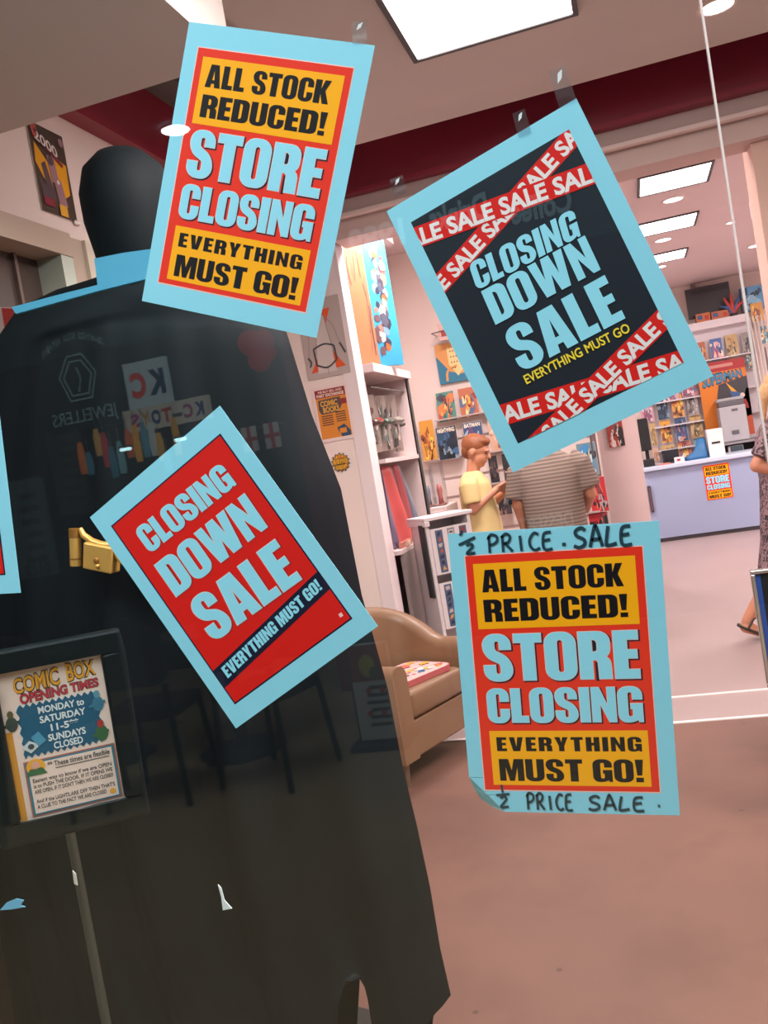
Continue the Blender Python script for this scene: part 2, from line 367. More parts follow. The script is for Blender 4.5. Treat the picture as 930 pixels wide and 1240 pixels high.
# ceilings
b = MB(); b.box((XL, 0.0, 2.70), (-.93, 1.165, 3.6), CEILM); st(b, 'ceiling_soffit')
b = MB(); b.box((-.93, 0.0, 3.10), (3.3, 3.17, 3.16), CEILM); b.box((-1.12, 1.165, 3.10), (-.93, 3.17, 3.16), CEILM); st(b, 'ceiling')
b = MB(); b.box((XL-.1, 0, 3.48), (3.3, 3.9, 3.56), CEILM); st(b, 'ceiling_upper')
b = MB(); b.box((XL-.1, 3.7, 3.25), (3.6, 12.2, 3.32), CEILR); b.box((XL-.1, 3.7, 3.0), (-1.4, 4.9, 3.25), CEILR); st(b, 'ceiling_rear')
# maroon band and bulkhead over the threshold
b = MB(); b.box((XL, 1.165, 2.99), (XL+.06, 3.5, 3.27), MAROON); b.box((XL, 1.165, 2.97), (XL+.075, 3.5, 2.995), MAROON)
b.box((XL+.06, 3.44, 2.97), (3.3, 3.5, 3.27), MAROON); b.box((XL+.06, 3.425, 2.955), (3.3, 3.5, 2.98), MAROON); st(b, 'trim_3')
b = MB(); b.box((XL, 1.165, 3.27), (XL+.2, 3.5, 3.48), GREYD); b.box((XL+.2, 3.38, 3.27), (3.3, 3.5, 3.48), GREYD); st(b, 'trim_4')
b = MB(); b.box((XL, 3.5, 2.86), (3.3, 3.75, 3.5), BULK); b.box((XL, 3.46, 2.855), (3.3, 3.5, 2.875), M('#e6d0cc', .5)); b.box((-1.42, 3.53, 2.76), (3.3, 3.75, 2.86), BULK); st(b, 'wall_bulkhead')
# pillar wall at the left, jamb at the right
b = MB(); b.box((XL, YP, 0), (-1.515, YP+.14, 2.86), WALLM); st(b, 'wall_pillar')
b = MB(); b.box((-1.515, YP-.006, 0), (-1.437, YP+.14, 2.86), M('#e4d6d8', .6)); st(b, 'trim_5')
b = MB(); b.box((.735, YP, 0), (1.0, YP+.3, 2.8), M('#d9b6a8', .7, noise=.03)); b.box((1.0, YP, 0), (3.3, YP+.14, 2.8), WALLM); st(b, 'wall_right_front')
# rear walls
b = MB(); b.box((XL, 6.3, 0), (-.36, 6.42, 3.25), WALLM); st(b, 'wall_middle')
b = MB(); b.box((-.335, 7.0, 0), (.01, 7.35, 3.25), M('#dcc2bf', .7, noise=.03)); st(b, 'wall_column')
b = MB(); b.box((XL, 12.0, 0), (3.6, 12.12, 3.3), WALLM); st(b, 'wall_back')
b = MB(); b.box((3.3, 0, 0), (3.42, 3.7, 3.5), WALLM); b.box((3.42, 3.6, 0), (3.54, 12.1, 3.3), WALLM); st(b, 'wall_right')
b = MB(); b.box((.985, 11.93, 0), (1.0, 12.0, 3.25), M('#a39490', .6)); b.box((1.05, 11.97, 0), (1.09, 12.0, 3.25), M('#cbb4b0', .6)); st(b, 'trim_6')

# ------------------------------------------------------------------ shop window glass
b = MB(); b.box((-2.4, -.008, -.02), (.1585, 0, 3.4), GLASS); st(b, 'window_1')
b = MB(); b.box((.1615, -.008, -.02), (1.6, 0, 3.4), GLASS); st(b, 'window_2')
b = MB(); b.box((.1587, -.0085, 0), (.1613, .0005, 3.4), M('#ecdcdc', .25)); st(b, 'trim_7')
b = MB(); b.box((-4.5, -.10, 0), (-2.4, 0.0, 4.2), M('#3a4244', .6)); st(b, 'wall_shopfront_left')
b = MB(); b.box((1.6, -.10, 0), (6.0, 0.0, 4.2), M('#3a4244', .6)); st(b, 'wall_shopfront_right')
b = MB(); b.box((-2.4, -.10, 3.4), (1.6, 0.0, 4.2), M('#4a5254', .6)); st(b, 'wall_fascia')

# ------------------------------------------------------------------ ceiling lamps
EM = M('#fff6f2', .5, emit=13.0); EMW = M('#fff0ea', .5, emit=9.0); RIMG = M('#4b4a4e', .5)
def panel_light(x0, y0, x1, y1, z, label):
    t = thing('panel_light', ((x0+x1)/2, (y0+y1)/2, z), label, 'ceiling light', group='ceiling panel lights')
    b = MB(); e = .022
    b.box((x0-e, y0-e, z-.014), (x1+e, y0, z), RIMG); b.box((x0-e, y1, z-.014), (x1+e, y1+e, z), RIMG)
    b.box((x0-e, y0, z-.014), (x0, y1, z), RIMG); b.box((x1, y0, z-.014), (x1+e, y1, z), RIMG); b.build('frame', t)
    b = MB(); b.box((x0, y0, z-.008), (x1, y1, z), EM); b.build('diffuser', t)
panel_light(-.615, 1.82, .002, 2.41, 3.10, 'large square panel light in the front ceiling, cut off by the top edge')
for y0, y1, lab in ((5.72, 6.25, 'panel light in the rear ceiling nearest the maroon beam'), (7.32, 7.86, 'middle one of the three panel lights in the rear ceiling'), (9.03, 9.55, 'farthest of the three panel lights in the rear ceiling')):
    panel_light(.295, y0, .785, y1, 3.25, lab)
def downlight(p, z, r, label, mat=EMW, grp='round downlights'):
    t = thing('downlight', (p.x, p.y, z), label, 'downlight', group=grp)
    b = MB(); n = 24
    vs = []; fs = []
    for rr, zz in ((r*1.28, z), (r*1.24, z-.008), (r, z-.010), (r*.98, z-.001)):
        vs += [(p.x+rr*cos(2*pi*i/n), p.y+rr*sin(2*pi*i/n), zz) for i in range(n)]
    for j in range(3): fs += [(j*n+i, j*n+(i+1) % n, (j+1)*n+(i+1) % n, (j+1)*n+i) for i in range(n)]
    b.add(vs, fs, M('#e8dcd8', .4), None, True); b.build('trim_ring', t)
    b = MB(); b.prism([(p.x+r*.98*cos(2*pi*i/n), p.y+r*.98*sin(2*pi*i/n)) for i in range(n)], z-.007, z-.001, mat); b.build('lamp', t)
downlight(atz(868, 6, 3.10), 3.10, .065, 'round downlight in the front ceiling at the top right')
for (x, y, lab) in ((815, 241, 'round downlight between the first and second rear panel lights'), (803, 290, 'round downlight between the second and third rear panel lights'), (798, 323, 'round downlight beyond the farthest rear panel light'), (915, 297, 'round downlight in the rear ceiling beside the right jamb'), (884.5, 269, 'tiny downlight in the rear ceiling behind the glass joint')):
    downlight(atz(x, y, 3.25), 3.25, .075 if x != 884.5 else .04, lab)

# ------------------------------------------------------------------ sale sheets on the glass
GY = .0035                       # front face of the paper, just inside the glass
def sheet_X(cx, cz, ang): 
    a = radians(ang); return basis((cos(a), 0, sin(a)), (-sin(a), 0, cos(a)), (cx, GY, cz))
def store_closing(sh, big=True):
    sh.rect(-127.5, -178, 125.5, 177, RIM, 1); sh.rect(-126, -176, 124, 175.5, RED, 2)
    sh.rect(-115.5, 66.5, 113.5, 163.5, YEL, 3); sh.rect(-112.5, -168.5, 113.5, -86.5, YEL, 3)
    sh.text('ALL STOCK', -105, 121, 96, 154, INK, 4); sh.text('REDUCED!', -105, 77, 99, 110, INK, 4)
    for t, y0, y1 in (('STORE', -11, 58), ('CLOSING', -74, -23)):
        sh.text(t, -112, y0, 109, y1, NAVY2, 3, off=.024, dx=1.5, dy=-1.3); sh.text(t, -112, y0, 109, y1, RIM, 4, off=.012); sh.text(t, -112, y0, 109, y1, LBL, 5)
    sh.text('EVERYTHING', -103, -117, 104, -96, INK, 4, gap=.12); sh.text('MUST GO!', -102, -162, 104, -129, INK, 4)
def down_sale_red(sh):
    sh.rect(-126, -178, 123, 176, NAVY2, 1); sh.rect(-123.5, -175.5, 120.5, 173.5, RED2, 2)
    q = lambda a, b_, c, d: dict(quad=(a, b_, c, d))
    for t, Q in (('CLOSING', ((-95, 99), (96, 97), (95, 140), (-96, 145))), ('DOWN', ((-102, 17), (97, 14), (98, 78), (-102, 80))), ('SALE', ((-93, -78), (93, -83), (95, -8), (-92, -2)))):
        sh.text(t, 0, 0, 0, 0, NAVY2, 3, off=.018, quad=Q, dx=.6, dy=-.5); sh.text(t, 0, 0, 0, 0, RIM, 4, off=.012, quad=Q); sh.text(t, 0, 0, 0, 0, LBL, 5, quad=Q)
    sh.poly([(-123.5, -147), (120.5, -121), (120.5, -88), (-123.5, -114)], NAVY2, 3)
    sh.text('EVERYTHING MUST GO!', 0, 0, 0, 0, LBL, 4, quad=((-109, -138), (112, -114), (112, -95), (-109, -118)))
    sh.rect(108, -166, 114, -160, RIM, 3)
def tape_strip(sh, p, q, wd, l, text, phase, size=.76, step=66):
    p, q = Vector(p), Vector(q); t = (q-p).normalized(); n = Vector((-t.y, t.x))
    a = p-t*60; b_ = q+t*60
    sh.poly([tuple(a-n*wd/2), tuple(b_-n*wd/2), tuple(b_+n*wd/2), tuple(a+n*wd/2)], RED2, l)
    L = (b_-a).length; x = phase
    while x < L:
        V, F, W = btext(text, .05); h = wd*size; k = h
        f = lambda pt: tuple(a+t*(x+pt[0]*k)+n*(pt[1]-.5)*k)
        sh.raw([f(v) for v in V], F, WHITE, l+1); x += W*k+h*.42
def down_sale_navy(sh):
    sh.win = (-124.5, 123, -176, 178)
    sh.rect(-130, -180, 130, 180, NAVY, 1)
    tape_strip(sh, (-125, 79), (125, 168), 28, 2, 'SALE', 8); tape_strip(sh, (-125, 154), (125, 110), 30, 4, 'SALE', 28)
    tape_strip(sh, (-125, -130), (120, -173), 30, 2, 'SALE', 45); tape_strip(sh, (-125, -196), (121, -112), 28, 4, 'SALE', 30)
    sh.win = None
    for t, Q in (('CLOSING', ((-82, 45), (76, 42), (83, 80), (-77, 84))), ('DOWN', ((-80, -11), (80, -12), (81, 40), (-78, 41))), ('SALE', ((-76, -88), (81, -87), (81.5, -21), (-76, -24)))):
        sh.text(t, 0, 0, 0, 0, LBL, 7, quad=Q)
    sh.text('EVERYTHING MUST GO', -77, -106, 80, -93, YEL2, 7, font='b', bold=.028)
def sale_sheet(name, cx, cz, ang, prn, label, hand=None, bend=None, nx=1, ny=1, w=298, h=420):
    mb = MB(); X = sheet_X(cx, cz, ang); paper(mb, X, w, h, PAPER, nx=nx, ny=ny, bend=bend)
    sh = Sheet(mb, X); sh.bend = bend; prn(sh)
    if hand: hand(sh)
    return tag(mb.build(name), label, 'sign', group='sale sheets taped inside the shop window')
HAND = {  # marker capitals as strokes in a 1 x 1 cell
 'P': [[(.1,0),(.12,.95)],[(0,.75),(.3,1),(.75,.9),(.8,.65),(.5,.48),(.12,.42)]], 'R': [[(.1,0),(.12,.9)],[(0,.8),(.4,1),(.75,.85),(.6,.55),(.15,.45)],[(.3,.48),(.9,0)]],
 'I': [[(.5,0),(.45,.85)]], 'C': [[(.85,.85),(.5,.95),(.1,.6),(.15,.2),(.5,0),(.9,.12)]], 'E': [[(.75,.95),(.15,.85),(.1,.05),(.8,.02)],[(.12,.5),(.65,.55)]],
 'S': [[(.9,.85),(.6,1),(.2,.85),(.25,.6),(.75,.4),(.8,.15),(.4,0),(0,.1)]], 'A': [[(.05,0),(.45,1),(.6,.95),(.95,0)],[(.15,.35),(.85,.4)]], 'L': [[(.3,1),(.1,.15),(.25,.02),(.85,.12)]],
 '1': [[(.2,.55),(.5,1)]], '/': [[(0,.1),(1,.75)]], '2': [[(.1,.8),(.5,.95),(.7,.7),(.1,.05),(.9,.1)]], '.': [[(.4,.1),(.6,.1)]]}
def hand_word(sh, word, x0, x1, y0, y1, wd):
    n = len(word); cw = (x1-x0)/n
    for i, ch in enumerate(word):
        for sk in HAND[ch]:
            pts = [(x0+cw*(i+.06)+cw*.88*px_, y0+(y1-y0)*py_) for px_, py_ in sk]
            sh.stroke(smooth_pts(pts, 5), wd, PEN, 6)
def hand_notes(sh):
    def half(x, y, s):
        for ch, bx in (('1', (x, y+s*.6, s*.7, s*.7)), ('/', (x, y+s*.25, s*1.2, s*.75)), ('2', (x+s*.45, y-s*.35, s*.75, s*.75))):
            for sk in HAND[ch]: sh.stroke(smooth_pts([(bx[0]+bx[2]*a, bx[1]+bx[3]*c) for a, c in sk], 5), 4.0, PEN, 6)
    half(-134, 186, 21); hand_word(sh, 'PRICE', -92, 6, 179, 205, 4.0); sh.stroke([(15, 185), (20, 185)], 4.6, PEN, 6); hand_word(sh, 'SALE', 30, 116, 179, 207, 4.8)
    sh.stroke([(-101, -168), (-100, -180)], 3.2, PEN, 6); sh.stroke([(-110, -184), (-90, -182)], 3.2, PEN, 6)
    for sk in HAND['2']: sh.stroke(smooth_pts([(-106+15*a, -203+18*c) for a, c in sk], 5), 3.4, PEN, 6)
    hand_word(sh, 'PRICE', -66, 4, -205, -180, 3.6); hand_word(sh, 'SALE', 22, 106, -204, -183, 3.8); sh.stroke([(120, -196), (123, -196)], 3.5, PEN, 6)
def curl(x, y, z):     # lower left corner lifts off the glass
    d = max(0.0, (-x-y*.9-296))/1.4
    return (x+d*.28, y+d*.20, z-.0011*d)
sale_sheet('sale_sign', -.492, 1.958, -22.53, store_closing, 'red and yellow store closing sheet tilted clockwise at the upper left of the window')
sale_sheet('sale_sign', -.645, 1.381, 27.47, down_sale_red, 'red closing down sale sheet tilted over the dark display figure')
sale_sheet('sale_sign', -.094, 1.705, 16.6, down_sale_navy, 'navy closing down sale sheet crossed by red sale tapes')
sale_sheet('sale_sign', -.1535, 1.166, -4.5, store_closing, 'red and yellow store closing sheet with handwritten half price notes', hand=hand_notes, bend=curl, nx=12, ny=16)
c = Vector((-1.033, 0, 1.392)); a = radians(-4.6)
sale_sheet('sale_sign', c.x-.149*cos(a)-.21*sin(a), c.z-.149*sin(a)+.21*cos(a), -4.6, down_sale_red, 'sale sheet cut off by the left edge of the picture')
# clear sticky tape left on the glass
def sticky(x, y, wd, ln, ang, label):
    p = at(x, y, .0045); mb = MB(); a = radians(ang)
    X = basis((cos(a), 0, sin(a)), (-sin(a), 0, cos(a)), (p.x, .0012, p.z)); paper(mb, X, wd, ln, TAPE, th=.0004, nx=2, ny=5, bend=lambda u, v, z: (u, v, z-.0006*abs(sin(v*.4+u*.3))))
    sh = Sheet(mb, X)
    sh.poly([(-wd*.2, ln*.1), (wd*.1, ln*.2), (wd*.25, ln*.42), (-wd*.05, ln*.35)], M('#dfe8ee', .2), 1)
    tag(mb.build('sticky_tape'), label, 'tape', 'bits of clear tape on the window')
sticky(436, 40, 22, 30, -8, 'scrap of clear tape above the upper left store closing sheet')
sticky(681, 105, 24, 50, 8, 'clear tape holding the top corner of the navy sheet')
sticky(632, 150, 18, 34, 6, 'bubbled clear tape left of the top corner of the navy sheet')
sticky(483, 226, 20, 26, 6, 'bubbled clear tape above the left corner of the navy sheet')

# ------------------------------------------------------------------ printed covers
def cover(sh, w, h, seed, pal, title=None, tcol='#f0e8d8', band=None, fig=True):
    """generic cover art: ground, ragged colour shapes, a loose figure of blobs, a title strip"""
    R = random.Random(seed); c = [M(p, .4) for p in pal]
    sh.win = (-w/2, w/2, -h/2, h/2); sh.rect(-w/2, -h/2, w/2, h/2, c[0], 1)
    for i in range(9):
        cx, cy = R.uniform(-.45, .45)*w, R.uniform(-.45, .3)*h; r = R.uniform(.08, .26)*w; n = R.randint(5, 9); a0 = R.uniform(0, 6)
        sh.poly([(cx+r*R.uniform(.6, 1.3)*cos(a0+2*pi*k/n), cy+r*R.uniform(.7, 1.6)*sin(a0+2*pi*k/n)) for k in range(n)], c[1+i % (len(c)-1)], 2+i % 5)
    if fig:
        for i in range(15):
            cx, cy = R.uniform(-.30, .30)*w, R.uniform(-.42, .25)*h
            a = R.uniform(-.6, .6); L, wd = R.uniform(.08, .36)*h, R.uniform(.03, .09)*w
            sh.poly([(cx-wd*cos(a)-L/2*sin(a)*.6, cy-L/2), (cx+wd*cos(a), cy-L/2.2), (cx+wd*.4+L*.3*sin(a), cy+L/2), (cx-wd*.5+L*.3*sin(a), cy+L/2.1)], c[1+(i*3+seed+i//4) % (len(c)-1)], 7+i % 8)
    if band: sh.rect(-w/2, h*.30, w/2, h/2, M(band, .4), 15)
    if title:
        lines = title.split('|'); n = len(lines)
        for i, t in enumerate(lines):
            y1 = h*(.47-.15*i); sh.text(t, -w*.43, y1-h*.125, w*.43, y1, M(tcol, .4), 16, font='b', bold=.05)
    sh.win = None
def print_board(name, X, w, h, th, seed, pal, label, cat, group=None, edge='#d8ccc0', draw=None, **k):
    """a printed thing of thickness th; X maps its front face (x right, y up, z to the reader), sizes in metres"""
    mb = MB(); e = M(edge, .5)
    mb.box((-w/2, -h/2, -th), (w/2, h/2, 0), e, X); sh = Sheet(mb, X, step=.00035)
    if draw: draw(sh, w*1000, h*1000)
    else: cover(sh, w*1000*.985, h*1000*.985, seed, pal, **k)
    return tag(mb.build(name), label, cat, group)
def front(x, y, z, yaw=0.0, tilt=0.0):       # a face looking back at the window, turned and leant
    ex = Vector((cos(yaw), sin(yaw), 0)); n = Vector((sin(yaw), -cos(yaw), 0))
    ey = Vector((0, 0, 1))*cos(tilt)-n*sin(tilt); return basis(ex, ey, (x, y, z))
PALS = {'green and orange': ('#4f8a80', '#d8824a', '#e8c070', '#3a4a58', '#c05040'), 'rust and gold': ('#b86a4a', '#e0b050', '#5a6a90', '#8a2a2a', '#f0d8a8'),
 'yellow and brown': ('#d89a3c', '#8a4a2a', '#f0d060', '#4a2a22', '#c86a3a'), 'dark blue': ('#16283c', '#2c4a66', '#0e141c', '#8aa0b0', '#38608a'),
 'blue and purple': ('#34507a', '#6a4a7a', '#a0b8d0', '#22304a', '#d08a70'), 'beige': ('#d0a890', '#b07a5a', '#e8cdb8', '#6a4a40', '#c89478'),
 'charcoal': ('#24242a', '#5a4444', '#141418', '#8a6a60', '#3a3a44'), 'bright red': ('#b82430', '#1c1418', '#d86a50', '#6a1420', '#a8989a'),
 'pale blue': ('#6a8a9a', '#3a8ac0', '#d8c8a0', '#2c3a44', '#c8d8e0'), 'pink': ('#c89aa8', '#8a4a6a', '#e8c8cc', '#5a6a80', '#b06a7a'),
 'teal': ('#2c5a6a', '#c08a4a', '#7ab0b8', '#16303a', '#d8d0b0'), 'red and blue': ('#4a6aa8', '#c84a4a', '#e0a8b0', '#2c3a6a', '#f0dcc8'),
 'tan': ('#c0a06a', '#7a6a50', '#e0cc98', '#5a4a38', '#a87a4a'), 'grey': ('#9a908c', '#4a4648', '#c8c0bc', '#2c2a2c', '#7a6a68')}
def comic_px(x0, y0, x1, y1, Y, pal, label, group, title=None, seed=1, th=.008, name='comic_book', tilt=.08, **k):
    a, b_ = at(x0, y0, Y), at(x1, y1, Y); w, h = abs(b_.x-a.x), abs(a.z-b_.z)
    X = front((a.x+b_.x)/2, Y, (a.z+b_.z)/2, 0, tilt)
    return print_board(name, X, w, h, th, seed, PALS[pal] if isinstance(pal, str) else pal, label, 'comic', group, title=title, **k)

# ------------------------------------------------------------------ left wall poster, pillar posters
def left_wall_X(px, py): p = atx(px, py, XL+.006); return p
p0, p1, p2 = left_wall_X(30, 149), left_wall_X(92, 268), left_wall_X(72, 163)
X = basis((0, 1, 0), (0, 0, 1), (XL+.006, 1.61, 2.732))
def poster2000(sh, w, h):
    K = [M(c, .35) for c in ('#4a3c34', '#e8a41c', '#a07a84', '#5c4a50', '#b85a50', '#e8dcd8', '#8a2a3a', '#e0a838')]
    sh.rect(-w/2, -h/2, w/2, h/2, K[0], 1); sh.win = (-w/2+4, w/2-4, -h/2+4, h/2-4)
    sh.poly([(-w*.4, h*.28), (-w*.1, h*.1), (-w*.05, -h*.25), (-w*.3, -h*.1), (-w*.45, h*.05)], K[1], 2); sh.poly([(w*.1, h*.2), (w*.45, h*.15), (w*.42, -h*.2), (w*.2, -h*.28), (w*.12, 0)], K[1], 2)
    for i, q in enumerate((((-.1,.18),(.1,.2),(.14,-.1),(-.06,-.12)), ((-.3,.05),(-.18,.1),(-.02,-.3),(-.2,-.42)), ((.0,-.1),(.2,-.06),(.28,-.36),(.05,-.4)), ((-.45,-.1),(-.25,-.2),(-.12,-.42),(-.4,-.35)))):
        sh.poly([(a*w, c*h) for a, c in q], K[2+i % 2], 3+i)
    sh.disc(-w*.01, h*.13, w*.07, h*.06, K[3], 8); sh.disc(w*.1, -h*.1, w*.04, h*.025, K[5], 9)
    sh.poly([(-w*.32, h*.33), (w*.05, h*.24), (w*.34, h*.14), (w*.32, h*.10), (w*.02, h*.2), (-w*.3, h*.29)], K[6], 10)
    sh.text('2000', 0, 0, 0, 0, K[0], 11, font='b', bold=.09, quad=((-w*.40, h*.31), (w*.24, h*.18), (w*.22, h*.32), (-w*.38, h*.44)))
    sh.text('2000', 0, 0, 0, 0, K[5], 12, font='b', bold=.03, quad=((-w*.39, h*.32), (w*.23, h*.19), (w*.21, h*.31), (-w*.37, h*.43)))
    sh.poly([(-w*.48, h*.5), (-w*.28, h*.5), (-w*.3, h*.36), (-w*.4, h*.30)], K[4], 12); sh.disc(w*.38, h*.40, w*.07, h*.05, K[2], 12); sh.rect(-w*.42, -h*.42, -w*.12, -h*.33, K[6], 12); sh.rect(w*.0, -h*.5, w*.22, -h*.36, K[7], 13)
    sh.win = None
print_board('comic_poster', X, .205, .315, .004, 1, None, 'orange and black comic poster high on the left wall above the door frame', 'poster', draw=poster2000)
for dy, lab in ((.085, 'left one of two white tacks under the orange wall poster'), (.103, 'right one of two white tacks under the orange wall poster')):
    b = MB(); q = X @ Vector((dy, -.162, .004)); b.ell(q, (.006, .009, .009), M('#f4ece8', .3)); tag(b.build('push_pin'), lab, 'pin', 'tacks under the wall poster')

def quad_frame(px, Y):       # centre and size of an upright rectangle given two opposite pixel corners
    P = [at(*q, Y) for q in px]; cx = sum(p.x for p in P)/len(P); cz = sum(p.z for p in P)/len(P); return P, cx, cz
YF = YP-.007
def sketch(sh, w, h):
    g, o, k, lg, wv = M('#b4a6a2', .5), M('#dc5420', .5), M('#3c4246', .5), M('#968a88', .5), M('#c8bcb8', .5)
    sh.rect(-w/2, -h/2, w/2, h/2, g, 1)
    sh.poly([(-w*.30, h*.34), (w*.26, h*.36), (-w*.0, h*.0)], o, 2); sh.poly([(w*.02, -h*.05), (w*.42, -h*.40), (-w*.40, -h*.42)], o, 2)
    # plain plastic mannequin torso and arms drawn in grey line
    sh.poly([(-w*.12, h*.26), (w*.08, h*.28), (w*.14, h*.02), (w*.2, -h*.44), (-w*.24, -h*.44), (-w*.16, h*.0)], wv, 3)
    for pts in ([(-.12,.26),(-.3,.12),(-.36,-.1),(-.42,-.3)], [(.08,.28),(.26,.14),(.34,-.04),(.42,-.22)], [(-.12,.24),(-.16,0),(-.22,-.2)], [(.1,.26),(.14,.02),(.2,-.2)]):
        sh.stroke(smooth_pts([(a*w, c*h) for a, c in pts]), w*.018, lg, 4)
    for pts in ([(-.26,-.12),(0,-.08),(.22,-.12)], [(-.24,-.33),(0,-.38),(.24,-.30)], [(-.26,-.12),(-.24,-.33)], [(.22,-.12),(.24,-.30)], [(-.42,-.22),(-.36,-.28),(-.4,-.34)], [(.36,-.1),(.42,-.18),(.46,-.24)]):
        sh.stroke(smooth_pts([(a*w, c*h) for a, c in pts]), w*.04, k, 5)
    sh.stroke([(w*.0, -h*.36), (w*.0, -h*.48)], w*.014, lg, 5)
P, cx, cz = quad_frame([(362, 352), (427, 445)], YF)
c = at(391, 409, YF); X = front(c.x, YF, c.z); 
print_board('art_print', X, .255, .44, .006, 1, None, 'grey line drawing with orange triangles on the white pillar', 'picture', draw=sketch, edge='#a89c98')
def buy_notice(sh, w, h):
    sh.rect(-w/2, -h/2, w/2, h/2, M('#e4cfcc', .4), 1); iw, ih = w*.42, h*.44
    sh.rect(-iw, -ih, iw, ih, M('#d8862a', .45), 2); sh.rect(-iw, ih*.66, iw, ih, M('#8a2a2c', .45), 3)
    cr = M('#f0d8c8', .5); k = M('#3a3230', .5)
    sh.text('WE BUY SELL AND', -iw*.8, ih*.86, iw*.8, ih*.95, cr, 4, font='b'); sh.text('PART EXCHANGE', -iw*.9, ih*.70, iw*.9, ih*.82, cr, 4, font='b', bold=.05)
    sh.poly([(-iw*.85, ih*.58), (iw*.6, ih*.62), (iw*.66, ih*.3), (iw*.4, ih*.02), (-iw*.75, ih*.0), (-iw*.9, ih*.2)], M('#4a4648', .5), 3)
    sh.text('COMIC', -iw*.74, ih*.32, iw*.4, ih*.54, M('#e0a83a', .5), 4, font='b', bold=.05); sh.text('BOOKS', -iw*.62, ih*.06, iw*.46, ih*.28, M('#e0a83a', .5), 4, font='b', bold=.05); sh.rect(iw*.55, ih*.3, iw, ih*.52, M('#8a2a2c', .45), 4)
    for i in range(5):
        sh.rect(-iw*.8, -ih*(.1+.09*i), -iw*.05, -ih*(.06+.09*i), k, 4); sh.rect(iw*.15, -ih*(.02+.09*i), iw*.8, ih*(.02-.09*i), k, 4)
    sh.poly([(iw*.1, -ih*.62), (iw*.6, -ih*.5), (iw*.95, -ih*.8), (iw*.95, -ih), (iw*.35, -ih)], M('#2c4a66', .5), 5); sh.rect(iw*.25, -ih*.86, iw*.7, -ih*.66, M('#d8862a', .5), 6)
c = at(403.5, 500, YF); X = front(c.x, YF, c.z)
print_board('poster', X, .215, .315, .004, 1, None, 'orange comic books buying notice on the white pillar', 'poster', draw=buy_notice, edge='#e4cfcc')
def burst(sh, w, h):
    pts = [(w/2*(1 if i % 2 else .74)*cos(2*pi*i/28), h/2*(1 if i % 2 else .74)*sin(2*pi*i/28)) for i in range(28)]
    sh.poly(pts, M('#3a2c1c', .5), 1); sh.poly([(x*.88, y*.88) for x, y in pts], M('#e09a20', .5), 2); o = M('#2a1c14', .5); yv = M('#f0b83a', .5)
    sh.text('THE', -w*.12, h*.2, w*.12, h*.3, M('#b83a20', .5), 3, font='b'); sh.text('COMIC', -w*.40, -h*.08, w*.40, h*.20, o, 3, font='b', bold=.1); sh.text('COMIC', -w*.38, -h*.06, w*.38, h*.18, yv, 4, font='b', bold=.02)
    sh.text('BOX', -w*.28, -h*.36, w*.26, -h*.09, o, 3, font='b', bold=.1); sh.text('BOX', -w*.26, -h*.34, w*.24, -h*.11, yv, 4, font='b', bold=.02)
mb = MB(); c = at(412.5, 560, YF); X = front(c.x, YF, c.z); burst(Sheet(mb, X, step=.0004), 115, 115)
pts = [(.0575*(1 if i % 2 else .74)*cos(2*pi*i/28), .0575*(1 if i % 2 else .74)*sin(2*pi*i/28)) for i in range(28)]
mb.prism(pts, -.003, .0003, M('#3a2c1c', .5), X); tag(mb.build('sticker'), 'yellow starburst comic box sticker low on the white pillar', 'sticker')

# ------------------------------------------------------------------ bookcase on the left behind the pillar
BW = M('#d8c4c2', .55); XB = -1.40
t = thing('bookcase', (-1.6, 4.2, 0), 'white bookcase behind the white pillar, filled with toys and packs', 'bookcase')
b = MB(); b.box((XL+.01, 3.755, 0), (-1.445, 3.775, 2.05), BW); b.build('side_panel', t)
b = MB(); b.box((XL+.01, 4.60, 0), (XB, 4.64, 2.05), BW); b.box((XB-.01, 4.60, .9), (XB+.012, 4.615, 2.05), M('#5a5452', .5)); b.build('side_panel', t)
b = MB(); b.box((XL+.01, 3.80, 0), (XL+.03, 4.60, 2.05), M('#b8a6a4', .6)); b.build('back_panel', t)
for z in (.05, .98, 1.52, 2.05):
    b = MB(); b.box((XL+.01, 3.76, z), (XB+(.02 if z == 2.05 else 0), 4.66, z+(.05 if z == 2.05 else .025)), BW); b.build('shelf', t)
b = MB(); b.box((XB-.02, 3.80, .08), (XB, 4.60, .98), M('#8a7c7a', .5)); b.build('cupboard_front', t)
# two tall standing prints on top of the bookcase, facing the room
def woody(sh, w, h):
    R = random.Random(5); sh.rect(-w/2, -h/2, w/2, h/2, M('#a8623c', .45), 1); sh.rect(-w/2, h*.26, w/2, h/2, M('#d8883c', .45), 2); sh.win = (-w/2, w/2, -h/2, h/2)
    for i in range(24):
        x = R.uniform(-.5, .45)*w; y = R.uniform(-.5, .3)*h
        sh.stroke(smooth_pts([(x, y), (x+R.uniform(-.05, .1)*w, y+.15*h), (x+R.uniform(-.1, .1)*w, y+.35*h)], 3), w*.03, M(R.choice(('#7a4430', '#5a3a34', '#d0925a', '#8a5a48')), .5), 3+i % 3)
    sh.win = None
X = basis((.42, .9, 0), (0, 0, 1), (-1.475, 3.96, 2.54)); print_board('tall_print', X, .27, .86, .02, 3, None, 'tall orange and brown print on the bookcase top next to the pillar', 'picture', 'tall prints on top of the bookcase', draw=woody, edge='#a8623c')
